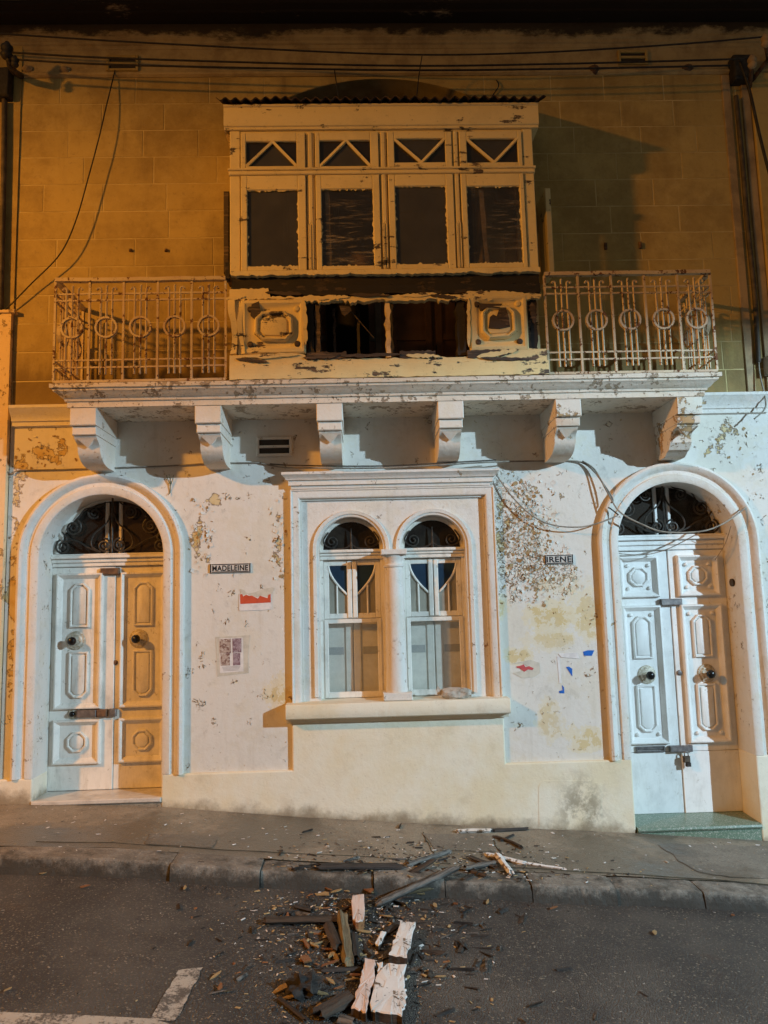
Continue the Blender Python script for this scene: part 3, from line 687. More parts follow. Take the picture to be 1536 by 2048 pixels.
# ------------------------------------------------------------------ doors
def surround(cx, Rr, zs, zb, name='door_surround'):
    prof = [(-.004, .03), (-.004, -.030), (.008, -.038), (.062, -.038), (.070, -.024), (.098, -.022), (.105, -.03), (.125, -.055), (.150, -.064), (.170, -.055), (.175, .0)]
    return MB().sweep(arch_fn(cx, Rr, zs, zb, 40), prof).build(name, M['trim'], H, 'auto')
surround(LDX, LR, LS, .414); surround(RDX, RR, RS, .414)
def mould_rect(mb, x0, x1, z0, z1, y):       # raised bolection frame
    mb.inset(rect(x0, x1, z0, z1), [(0, y), (.002, y-.030), (.008, y-.040), (.018, y-.042), (.026, y-.032), (.046, y-.008), (.050, y-.004), (.052, y+.002)], cap=True)
def octo(mb, x0, x1, z0, z1, y, ct, cb):
    mb.inset(cham(x0, x1, z0, z1, ct, cb), [(0, y+.004), (.0, y-.016), (.006, y-.026), (.014, y-.026), (.022, y-.010), (.030, y-.008), (.032, y-.020), (.038, y-.023)], cap=True)
def stud(mb, x, z, y): mb.lathe((x, y, z), [(.018, .004), (.018, -.012), (.010, -.022), (.001, -.023)], 'y', 8)
def knobset(d, x, z, y, par):
    ros = MB().lathe((x, y, z), [(.083, .004), (.083, -.008), (.076, -.018), (.066, -.012), (.058, -.020), (.046, -.030), (.034, -.024), (.022, -.034), (.001, -.034)], 'y', 28).build('knob_rosette', M['brass'], par, True)
    MB().lathe((x, y-.03, z), [(.014, .0), (.014, -.035), (.030, -.045), (.038, -.062), (.034, -.082), (.018, -.094), (.001, -.096)], 'y', 20).build('knob', M['knob'], par, True)
def leaf(x0, x1, z0, z1, y, panels, studs, mat, par, lap=0):
    mb = MB().cbox(x0, x1, y-.004-lap, y+.04, z0, z1, .004); yy = y-.004-lap
    for kind, a, b, c, d, ct, cb in panels:
        if kind == 'f': mould_rect(mb, a, b, c, d, yy)
        else: octo(mb, a, b, c, d, yy-.0005, ct, cb)
    for sx, sz in studs: stud(mb, sx, sz, yy)
    return mb.build('door_leaf', mat, par, 'auto')
def fanlight(cx, Rr, zs, y, mat, px_scale, mirror, par, spir):
    fb = MB(); n = 30
    fb.sweep(arch_fn(cx, Rr-.055, zs, zs-.001, n), [(.06, y+.03), (.06, y-.01), (.0, y-.016), (.0, y+.03)])
    f = fb.build('fanlight', mat, par, 'auto')
    MB().prism([(cx-Rr+.05, zs)]+arc(cx, Rr-.05, zs, 24)[1:-1]+[(cx+Rr-.05, zs)], y+.012, y+.017).build('pane', M['fan'], f)
    MB().cbox(cx-.075, cx-.045, y-.012, y+.02, zs, zs+Rr-.07).build('glazing_bar', mat, f)
    MB().cbox(cx+.045, cx+.075, y-.012, y+.02, zs, zs+Rr-.07).build('glazing_bar', mat, f)
    # wrought-iron scrolls in front of the glass
    yi = y-.05
    def spiral(x, z, r, turns, a0, sgn):
        pts = []
        for k in range(26):
            t = k/25; rr = r*(1-.86*t); a = a0+sgn*t*turns*2*math.pi
            pts.append((cx+x+rr*math.cos(a), yi, zs+z+rr*math.sin(a)))
        return pts
    for s in (-1, 1):
        for (x, z, r, a0, dr) in spir:
            MB().tube(spiral(s*x, z, r, 1.9, a0 if s > 0 else math.pi-a0, dr*s), .009, 6).build('iron_scroll', M['iron'], f)
        P = lambda q: [(cx+s*a, yi, zs+b) for a, b in q]
        MB().tube(curve_pts(P([(.012, .36), (.05, .27), (.16, .17), (.18, .07), (.10, .0+.012)]), 6), .008, 6).build('iron_scroll', M['iron'], f)
        MB().tube(curve_pts(P([(.10, .012), (.2, .05), (.28, .10), (.36, .13), (.42, .16)]), 6), .008, 6).build('iron_scroll', M['iron'], f)
        MB().tube(curve_pts(P([(.44, .20), (.40, .13), (.46, .09)]), 5), .008, 6).build('iron_scroll', M['iron'], f)
        MB().tube(curve_pts(P([(.30, .32), (.24, .40), (.12, .42), (.06, .46)]), 5), .007, 6).build('iron_scroll', M['iron'], f)
    MB().tube([(cx, yi, zs+.005), (cx, yi, zs+Rr-.02)], .010, 6).build('iron_scroll', M['iron'], f)
    return f
SPIR = [(.07, .07, .065, math.pi/2, 1), (.43, .065, .07, 1.2, -1), (.345, .235, .075, 2.2, 1), (.16, .36, .06, 1.6, -1)]
Y = DY
# left double door
d1 = MB(); d1.box(LDX-LR-.02, LDX+LR+.02, Y+.045, Y+.06, .1, 2.3)
d1.cbox(LDX-LR, LDX+LR, Y-.035, Y+.04, 2.165, 2.20); d1.cbox(LDX-LR, LDX+LR, Y-.05, Y+.04, 2.2, 2.235); d1.cbox(LDX-LR, LDX+LR, Y-.075, Y+.04, 2.235, 2.262); d1.cbox(LDX-LR, LDX+LR, Y-.06, Y+.04, 2.262, 2.278)
D1 = d1.build('double_door', M['door_old'], H); D1['label'] = 'aged white double door under the left arch'
L0, L1, C1 = LDX-LR, LDX+LR, -2.245
def lpan(a, b, kx):
    c = (a+b)/2
    return [('f', a, b, .925, 2.11, 0, 0), ('f', a, b, .46, .84, 0, 0), ('o', c-.085, c+.085, 1.63, 2.02, .05, .004), ('o', c-.085, c+.085, 1.02, 1.42, .004, .05), ('o', c-.085, c+.085, .56, .735, .05, .05)]
leaf(L0, C1+.03, .24, 2.162, Y, lpan(-2.725, -2.315, 0), [], M['door_old'], D1, .012)
leaf(C1+.032, L1, .24, 2.162, Y, lpan(-2.165, -1.765, 0), [], M['door_old'], D1)
knobset(d1, WX(153, 1281, -Y), WZ(153, 1281, -Y), Y-.012, D1); knobset(d1, WX(278, 1277, -Y), WZ(278, 1277, -Y), Y, D1)
def hasp(px0, py0, px1, py1, par, mat, name='bolt_plate', pr=.02):
    a, b = W(px0, py1, -Y), W(px1, py0, -Y); MB().cbox(min(a[0], b[0]), max(a[0], b[0]), Y-.03-pr, Y-.01, min(a[1], b[1]), max(a[1], b[1])).build(name, mat, par)
hasp(204, 1136, 241, 1150, D1, M['rust']); hasp(156, 1418, 196, 1434, D1, M['steel']); hasp(197, 1417, 217, 1433, D1, M['rust'], 'bolt_plate', .024); hasp(221, 1416, 235, 1432, D1, M['steel'])
x, z = W(148, 1427, -Y); MB().lathe((x, Y-.012, z), [(.05, 0), (.05, -.008), (.036, -.016), (.001, -.016)], 'y', 18).build('lock_escutcheon', M['brass'], D1, True)
MB().lathe((x, Y-.026, z), [(.022, 0), (.024, -.022), (.016, -.034), (.001, -.036)], 'y', 12).build('padlock_body', M['knob'], D1, True)
x, z = W(231, 1325, -Y); MB().lathe((x, Y, z), [(.022, 0), (.022, -.012), (.014, -.016), (.001, -.014)], 'y', 14).build('lock_cylinder', M['rust'], D1, True)
fanlight(LDX, LR, 2.28, Y, M['door_old'], 1, 1, H, SPIR)
ls = MB().cbox(LDX-LR-.0, LDX+LR, -.05, Y+.04, .198, .236, .008).build('doorstep', M['marble'], H); ls['label'] = 'worn white marble doorstep'
MB().box(LDX-LR+.004, LDX+LR-.004, -.03, Y+.04, -.2, .197).build('doorstep', M['pave'], H)
# right double door
d2 = MB(); d2.box(RDX-RR-.02, RDX+RR+.02, Y+.045, Y+.06, -.4, 2.3)
d2.cbox(RDX-RR, RDX+RR, Y-.035, Y+.04, 2.19, 2.235); d2.cbox(RDX-RR, RDX+RR, Y-.05, Y+.04, 2.235, 2.28); d2.cbox(RDX-RR, RDX+RR, Y-.078, Y+.04, 2.28, 2.31); d2.cbox(RDX-RR, RDX+RR, Y-.06, Y+.04, 2.31, 2.33)
D2 = d2.build('double_door', M['door_new'], H); D2['label'] = 'clean white double door under the right arch'
K0, K1, C2 = RDX-RR, RDX+RR, 2.772
def rpan(a, b):
    c = (a+b)/2
    return [('f', a, b, 1.765, 2.14, 0, 0), ('f', a, b, .475, 1.695, 0, 0), ('o', c-.088, c+.088, 1.865, 2.04, .052, .052), ('o', c-.085, c+.085, 1.22, 1.60, .05, .004), ('o', c-.085, c+.085, .58, .99, .004, .05)]
def rst(a, b):
    return [(x, z) for x in (a+.085, b-.085) for z in (1.85, 2.055, 1.61, .56)]
for a, b, x0, x1, lap in ((2.315, 2.675, K0, C2, 0), (2.845, 3.225, C2+.002, K1, .012)):
    leaf(x0, x1, .405, 2.188, Y, rpan(a, b), rst(a, b), M['door_new'], D2, lap)
    MB().cbox(x0, x1, Y-.008-lap, Y+.04, -.12, .402, .004).build('kick_board', M['door_new'], D2)
knobset(d2, WX(1293, 1349, -Y), WZ(1293, 1349, -Y), Y, D2); knobset(d2, WX(1411, 1346, -Y), WZ(1411, 1346, -Y), Y-.012, D2)
hasp(1319, 1197, 1360, 1211, D2, M['steel']); hasp(1337, 1489, 1381, 1503, D2, M['steel'])
a, b = W(1271, 1505, -Y), W(1328, 1491, -Y)
lb = MB().frame(a[0], b[0], a[1], b[1], .014, Y-.026, Y).build('letter_slot', M['steel'], D2)
MB().cbox(a[0]+.016, b[0]-.016, Y-.022, Y-.004, a[1]+.022, b[1]-.014).build('letter_flap', M['steel'], lb)
x, z = W(1357, 1345, -Y); MB().lathe((x, Y-.012, z), [(.024, 0), (.024, -.012), (.014, -.016), (.001, -.014)], 'y', 14).build('lock_cylinder', M['steel'], D2, True)
fanlight(RDX, RR, 2.332, Y, M['door_new'], 1, 1, H, SPIR)
gs = MB().rings([[(x, y, z) for y, z in [(Y+.04, -.20), (Y+.04, -.118), (-.03, -.135), (-.052, -.142), (-.058, -.158), (-.05, -.172), (-.035, -.174), (-.035, -.6), (Y+.04, -.6)]] for x in (2.232, 3.278)])
gso = gs.build('doorstep', M['green'], H, 'auto'); gso['label'] = 'green speckled terrazzo doorstep'
# bell push in the right reveal
bp = MB().tube([(RDX+RR-.001, .13, WZ(1466, 1165, -.12)), (RDX+RR-.02, .13, WZ(1466, 1165, -.12))], .034, 14).build('bell_push', M['pipe'], H, 'auto')

# padlock hanging on the right door
x, z = W(1367, 1512, -Y); pl = empty('padlock', (x, Y-.05, z-.04)); tag(pl, 'small closed padlock hanging from the lower hasp of the right door', 'padlock')
MB().cbox(-.028, .028, -.03, .0, 0, .052, .006).build('padlock_body', M['pipe'], pl)
MB().tube([(-.017, -.012, .05)]+[(-.017*math.cos(t), -.012, .07+.02*math.sin(t)) for t in [k*math.pi/8 for k in range(9)]]+[(.017, -.012, .05)], .005, 6).build('shackle', M['steel'], pl, True)
MB().cbox(-.012, .030, -.034, -.006, -.036, -.003, .005).build('key_bunch', M['iron'], pl)
# ------------------------------------------------------------------ twin arched window
WS, WR, WC = 2.255, .28, (-.105, .615)
mb = MB(); arch_wall(mb, WXL-.01, WXR+.01, .90, WZT+.01, [(.90, arc(c, WR, WS, 24)) for c in WC], .022, .20)
mb.build('window_panel', M['trim'], H)
MB().sweep(u_fn(WXL, WXR, .962, WZT), [(-.002, .03), (-.002, .004), (.012, .0), (.018, -.03), (.030, -.038), (.075, -.040), (.082, -.05), (.092, -.05), (.095, 0)]).build('window_surround', M['trim'], H, 'auto')
# hood cornice
hx0, hx1 = -.685, 1.19
hp = [(0, 2.775, -.09), (-.045, 2.778, -.07), (-.048, 2.80, -.07), (-.07, 2.806, -.05), (-.07, 2.845, -.05), (-.09, 2.85, -.03), (-.098, 2.87, -.022), (-.125, 2.888, .0), (-.132, 2.893, .004), (-.132, 2.915, .004), (0, 2.935, .004)]
MB().rings([[(hx0-o, y, z) for y, z, o in hp], [(hx1+o, y, z) for y, z, o in hp]]).build('window_hood', M['trim'], H, 'auto')
for c in WC:
    MB().sweep(arch_fn(c, WR, WS, 1.0, 28), [(-.001, .03), (-.001, .016), (.018, .010), (.022, .0), (.05, -.004), (.055, .022)]).build('arch_moulding', M['trim'], H, 'auto')
sl = MB().rings([[(x, y, z) for y, z in [(.2, .85), (-.05, .80), (-.06, .80), (-.075, .832), (-.13, .838), (-.150, .845), (-.155, .852), (-.155, .955), (-.148, .964), (.2, .968)]] for x in (-.672, 1.196)])
sl.build('window_sill', M['plinth'], H, 'auto', bevel=.004)
# column
cx = .262
colu = MB().lathe((cx, .0, 0), [(.092, 1.03), (.094, 1.05), (.088, 1.09), (.084, 1.3), (.083, 1.6), (.080, 1.9), (.074, 2.06), (.072, 2.08), (.086, 2.085), (.088, 2.10), (.076, 2.108), (.074, 2.13), (.085, 2.15), (.10, 2.185)], 'z', 28)
colu.v = [(x+.003*mnoise.noise((x*20, y*20, z*9)), y+.003*mnoise.noise((x*22, y*20, z*9+5)), z) for x, y, z in colu.v]
cl = colu.build('column', M['trim'], H, 'auto')
MB().cbox(cx-.112, cx+.112, -.115, .10, 2.187, 2.232, .005).build('capital', M['trim'], cl)
MB().cbox(cx-.122, cx+.122, -.118, .10, .967, 1.03, .006).build('base', M['trim'], cl)
MB().cbox(.19, .33, .05, .2, 1.0, 2.25).build('window_pier', M['trim'], H)
YS = .15
def wbar(mb, path, r=.009): mb.tube(path, r, 6)
for wi, c in enumerate(WC):
    x0, x1 = c-WR, c+WR
    fm = MB(); fm.cbox(x0, x1, YS-.03, YS+.05, 2.165, 2.20); fm.cbox(x0, x1, YS-.045, YS+.05, 2.20, 2.225); fm.cbox(x0, x1, YS-.065, YS+.05, 2.225, 2.252)
    fm.box(x0, x0+.03, YS-.01, YS+.05, .967, 2.165); fm.box(x1-.03, x1, YS-.01, YS+.05, .967, 2.165)
    wo_ = fm.build('arched_window', M['door_old'], H); wo_['label'] = 'left arched sash window with blue curved panes' if wi == 0 else 'right arched sash window with blue curved panes'
    # lower sash
    zb, zm = .972, 1.615
    MB().frame(x0+.03, x1-.03, zb, zm+.03, .036, YS-.02, YS+.012, wb=.05).build('lower_sash', M['door_old'], wo_)
    MB().box(x0+.06, x1-.06, YS-.004, YS, zb+.045, zm).build('pane', M['clear'], wo_)
    # upper casements with curved glazing bars
    zt2 = 2.16
    up = MB().frame(x0+.031, x1-.031, zm+.034, zt2, .045, YS+.014, YS+.045); up.cbox(c-.045, c-.003, YS+.004, YS+.046, zm+.04, zt2-.002); up.cbox(c+.003, c+.045, YS+.004, YS+.046, zm+.04, zt2-.002)
    upo = up.build('upper_sash', M['door_old'], wo_)
    for s in (-1, 1):
        xo, xi = c+s*(WR-.072), c+s*.046; ztp = zt2-.045; zlo = 1.86
        crv = [(xi+(xo-xi)*math.cos(t)**.9 if False else xi+(xo-xi)*(1-(k/12)**1.7), ztp-(ztp-zlo)*(k/12)) for k, t in enumerate([0]*13)]
        MB().tube([(x, YS+.02, z) for x, z in crv], .010, 6).build('curved_bar', M['door_old'], wo_, True)
        MB().prism([(xi, ztp)]+crv, YS+.026, YS+.030).build('blue_pane', M['blue'], wo_)
        MB().prism(crv+[(xi, zm+.07), (xo, zm+.07)], YS+.027, YS+.031).build('frosted_pane', M['frost'], wo_)
        xm = xi+(xo-xi)*.55; zk = next(z for x, z in crv if (x-xm)*s <= 0)
        MB().cbox(xm-.008, xm+.008, YS+.01, YS+.032, zm+.07, zk-.004).build('glazing_bar', M['door_old'], wo_)
    # painted inner shutters behind the glass
    for s in (-1, 1):
        a, b = sorted((c+s*.002, c+s*(WR-.01)))
        sh = MB().box(a, b, YS+.075, YS+.095, .95, 2.17); i0, i1 = sorted((c+s*.004, c+s*.07)); sh.cbox(i0, i1, YS+.062, YS+.075, .96, 2.165)
        so = sh.build('inner_shutter', M['shutter'], wo_)
        a2, b2 = sorted((c+s*.085, c+s*(WR-.05))); MB().box(a2, b2, YS+.0715, YS+.0745, 1.335, 1.40).build('shutter_slot', M['shutter_band'], wo_)
    # fanlight with an iron scroll
    fl = MB().sweep(arch_fn(c, WR-.03, 2.252, 2.2515, 20), [(.03, YS+.04), (.03, YS-.005), (.0, YS-.012), (.0, YS+.04)]).build('fanlight_frame', M['door_old'], wo_, 'auto')
    MB().prism(arc(c, WR-.02, 2.253, 20), YS+.02, YS+.024).build('fanlight_pane', mk_simple('black_dirty_glass', (.012, .011, .010), (.03, .026, .02), 6, .25, .05), wo_)
    for s in (-1, 1):
        pts = []
        for k in range(24):
            t = k/23; rr = .055*(1-.8*t); a = -1.9+t*9.5
            pts.append((c+s*(.17-rr*math.cos(a)), YS-.02, 2.325+rr*math.sin(a)))
        MB().tube(pts, .007, 6).build('iron_scroll', M['iron'], wo_)
        MB().tube(curve_pts([(c, YS-.02, 2.30), (c+s*.05, YS-.02, 2.268), (c+s*.13, YS-.02, 2.262), (c+s*.22, YS-.02, 2.29), (c+s*.245, YS-.02, 2.34), (c+s*.2, YS-.02, 2.41)], 6), .007, 6).build('iron_scroll', M['iron'], wo_)
    MB().tube([(c, YS-.02, 2.255), (c, YS-.02, 2.36), (c, YS-.02, 2.44)], .012, 6, taper=lambda t: 1-.7*t).build('iron_scroll', M['iron'], wo_)

# ------------------------------------------------------------------ balcony slab, corbels, railings
SXL, SXR, SD = -2.465, 2.955, .635
bprof = [(-.105, 3.408), (-.105, 3.452), (-.09, 3.456), (-.085, 3.475), (-.07, 3.48), (-.05, 3.505), (-.02, 3.525), (-.018, 3.54), (0, 3.545), (0, 3.578)]
ys_ = []
def slab_ring(o, z): 
    a, b = SXL-o, SXR+o; n = 44
    fr_ = [(a+(b-a)*k/n, -(SD+o)) for k in range(n+1)]
    pts = [(a, .0)]+fr_+[(b, .0)]
    return [(x+.004*mnoise.noise((x*5, z*30, y)), y+.005*mnoise.noise((x*4, z*40, 3)) if y < -.1 else y, z+.004*mnoise.noise((x*6, z*20, 9))) for x, y in pts]
bal = MB().rings([slab_ring(o, z) for o, z in bprof]).build('balcony', M['balcony'], H, 'auto')
bal['label'] = 'moulded stone balcony slab on six corbels'
for i, (xc) in enumerate((-2.234, -1.233, -.25, .74, 1.709, 2.718)):
    w = .107; mb = MB()
    mb.cbox(xc-w, xc+w, -.525, .0, 3.262, 3.407, .006)
    mb.cbox(xc-w+.008, xc+w-.008, -.495, .0, 3.19, 3.261, .006)
    # scrolled lower body
    pr = [(-.47, 3.189), (-.462, 3.172), (-.43, 3.15), (-.40, 3.135), (-.385, 3.11), (-.38, 3.08), (-.36, 3.05), (-.325, 3.02), (-.28, 2.995), (-.23, 2.98), (-.17, 2.972), (.0, 2.97), (.0, 3.189)]
    if i == 5: pr = [(y*.82 if z < 3.17 else y, z+.02*mnoise.noise((y*20, z*20, 1)) if z < 3.15 else z) for y, z in pr]
    ww = [.088]*len(pr)
    vs = [(xc+s*.09, y, z) for s in (-1, 1) for y, z in pr]; n = len(pr)
    mb.rings([[(xc-.09, y, z) for y, z in pr], [(xc+.09, y, z) for y, z in pr]])
    # pyramidal spur under the abacus
    mb.add([(xc-.09, -.47, 3.188), (xc+.09, -.47, 3.188), (xc, -.405, 3.10), (xc-.09, -.38, 3.188), (xc+.09, -.38, 3.188)], [(0, 1, 2), (1, 4, 2), (4, 3, 2), (3, 0, 2)])
    if i in (4, 5):
        mb.v = [(x+.006*mnoise.noise((x*30, y*30, z*30)), y+.010*mnoise.noise((x*25, y*25, z*25+4)), z) for x, y, z in mb.v]
    mb.build('corbel', M['corbel'], bal, 'auto')

def railing(x0, x1, xret, label):
    """five bays of bars along the front plus a two-bay return to the wall at xret"""
    y = -.60; zb, zt = 3.60, 4.43
    mb = MB()
    def pt(t, z):        # t metres along the run
        return (x0+t if True else 0, y, z)
    rails = []
    L = x1-x0
    def run(P, L, nbay, ends):
        b = MB()
        MB().tube([P(0, zb), P(L, zb)], .014, 4).build('bottom_rail', M['rail'], RT)
        n = 12; b.rings([[tuple(Vector(P(L*k/n, zt))+Vector(q)+Vector((0, 0, .006*mnoise.noise((k*.7, L, x0))))) for q in ((0, -.022, -.0), (0, .022, -.0), (0, .022, .030), (0, -.022, .030))] if abs(P(1, 0)[0]-P(0, 0)[0]) > .5 else [tuple(Vector(P(L*k/n, zt))+Vector(q)) for q in ((-.022, 0, 0), (.022, 0, 0), (.022, 0, .03), (-.022, 0, .03))] for k in range(n+1)])
        o = b.build('handrail', M['rail'], RT)
        for z in (4.33, 4.275, 3.775, 3.715):
            MB().tube([P(L*k/8, z+.004*mnoise.noise((k*1.3, z*9, x0))) for k in range(9)], .0095, 4).build('cross_rail', M['rail'], RT)
        bw = L/nbay
        for k in range(nbay+1):
            if k == 0 and not ends[0]: continue
            if k == nbay and not ends[1]: continue
            MB().tube([P(k*bw, zb), P(k*bw, zt)], .0125, 4).build('upright', M['rail'], RT)
        for k in range(nbay):
            m_ = (k+.5)*bw
            for j in (-1, 0, 1):
                tt = m_+j*.046; q = [P(tt, 3.655), P(tt, 4.10), P(tt, 4.385)]
                if j: q = q[:-1]+[P(tt, 4.365)]+[P(tt+j*.016*(1-math.cos(a)), 4.365+.016*math.sin(a)) for a in (.6, 1.2, 1.9, 2.6, 3.3)]
                else: q = q+[P(tt, 4.395), P(tt+.008, 4.40)]
                MB().tube(q, .0095, 5).build('baluster', M['rail'], RT)
            yy = -.012
            ring = []
            for q in range(20):
                a = 2*math.pi*q/20; p = Vector(P(m_+.083*math.cos(a), 4.045+.083*math.sin(a))); ring.append(p)
            rb_ = MB(); rs = []
            for q in range(20):
                c_ = Vector(P(m_, 4.045)); d_ = (ring[q]-c_).normalized(); nrm = Vector((0, 1, 0)) if abs(P(1, 0)[0]-P(0, 0)[0]) > .5 else Vector((1, 0, 0))
                rs.append([tuple(ring[q]+d_*u+nrm*v) for u, v in ((-.008, -.016), (.008, -.016), (.008, .016), (-.008, .016))])
            rb_.rings(rs, loop=True); rb_.build('ring', M['rail'], RT)
    RT = empty('railing', (0, 0, 0)); RT.parent = H; RT['label'] = label
    run(lambda t, z: (x0+t, y, z), L, 5, (True, True))
    run(lambda t, z: (xret, y+.02+t, z), .575, 2, (False, True))
railing(-2.446, -1.075, -2.446, 'rusty cream iron railing left of the timber balcony')
railing(1.545, 2.934, 2.934, 'rusty cream iron railing right of the timber balcony')

# ------------------------------------------------------------------ enclosed timber balcony (gallarija)
BD = .60
def bx(px, py=450): return WX(px, py, BD)
def bz(px, py): return WZ(px, py, BD)
BXL, BXR = -1.04, 1.508
g = MB()
ZB, ZM, ZT = 4.49, 5.36, 5.74
g.cbox(BXL, BXL+.085, -BD, -.0, ZB, ZT, .006) if False else None
for x in (BXL, BXR-.085): g.cbox(x, x+.085, -BD, -BD+.09, ZB, ZT, .005)
for px in (-.36, .235, .83): pass
sx = [(115, 415), (455, 750), (785, 1085), (1115, 1425)]
sx = [(430+a/2.259, 430+b/2.259) for a, b in sx]
spans = [(bx(a), bx(b)) for a, b in sx]
spans[0] = (BXL+.088, spans[0][1]); spans[3] = (spans[3][0], BXR-.088)
for (a, b), (c, d) in zip(spans, spans[1:]):          # mullions with an astragal
    g.cbox(b+.003, c-.003, -BD+.012, -BD+.085, ZB, ZT, .005); g.cbox((b+c)/2-.018, (b+c)/2+.018, -BD-.006, -BD+.012, ZB+.02, ZT-.02, .006)
g.cbox(BXL-.006, BXR+.006, -BD-.022, -BD+.09, ZM-.022, ZM+.012, .006); g.cbox(BXL-.012, BXR+.012, -BD-.034, -BD+.09, ZM+.012, ZM+.03, .005)
g.cbox(BXL+.086, BXR-.086, -BD+.006, -BD+.09, ZT-.022, ZT-.001, .005)
for s, x in ((-1, BXL), (1, BXR)):                       # side walls
    xa_, xb_ = (x, x+.04) if s < 0 else (x-.04, x)
    g.box(xa_, xb_, -BD+.09, .004, 3.60, 4.6); g.box(xa_, xb_, -BD+.09, .004, 5.28, ZT); g.box(xa_, xb_, -BD+.09, -BD+.14, 4.6, 5.28); g.box(xa_, xb_, -.06, .004, 4.6, 5.28)
GB = g.build('timber_balcony', M['gal'], H, bevel=0); GB['label'] = 'cream painted enclosed timber balcony with rotten torn lower front'
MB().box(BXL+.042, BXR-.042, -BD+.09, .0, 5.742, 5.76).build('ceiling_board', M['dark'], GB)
MB().box(BXL+.042, BXR-.042, -BD+.02, .0, 3.582, 3.598).build('floor_board', M['rot'], GB)
# fascia with crown mould
fx0, fx1 = -1.085, 1.562
fa = [(-BD+.05, 5.742), (-BD-.014, 5.742), (-BD-.018, 5.76), (-BD-.03, 5.764), (-BD-.036, 5.775), (-BD-.036, 5.925), (-BD-.05, 5.93), (-BD-.05, 5.945), (.0, 5.96), (.0, 5.78)]
MB().rings([[(x, y, z) for y, z in fa] for x in (fx0, fx1)]).build('fascia', M['gal'], GB, 'auto')
# corrugated roof sheet, sloping to the front
n = 270; rf = MB(); ra, rb_ = -1.135, 1.618; P0 = []; 
for (y, z, dz) in ((-BD-.10, 5.955, 0), (-BD-.10, 5.962, .0), (.0, 6.33, .0), (.0, 6.32, 0)):
    P0.append([(ra+(rb_-ra)*k/n, y+(.012*mnoise.noise((k*.05, 1, 1)) if y < -.3 else 0), z+.014*math.sin((ra+(rb_-ra)*k/n)*2*math.pi/.083)+.012*mnoise.noise((k*.03, 0, 4))) for k in range(n+1)])
rf.rings(P0, closed=False, caps=False, loop=True); rf.build('corrugated_roof', M['roof'], GB, True)
for s, x in ((-1, fx0+.01), (1, fx1-.03)): MB().add([(x+q, y, z) for q in (0, .02) for y, z in ((-BD-.03, 5.94), (0, 5.94), (0, 6.31))], [(0, 1, 2), (3, 4, 5), (0, 3, 4, 1), (1, 4, 5, 2), (2, 5, 3, 0)]).build('roof_gable_board', M['char'], GB)
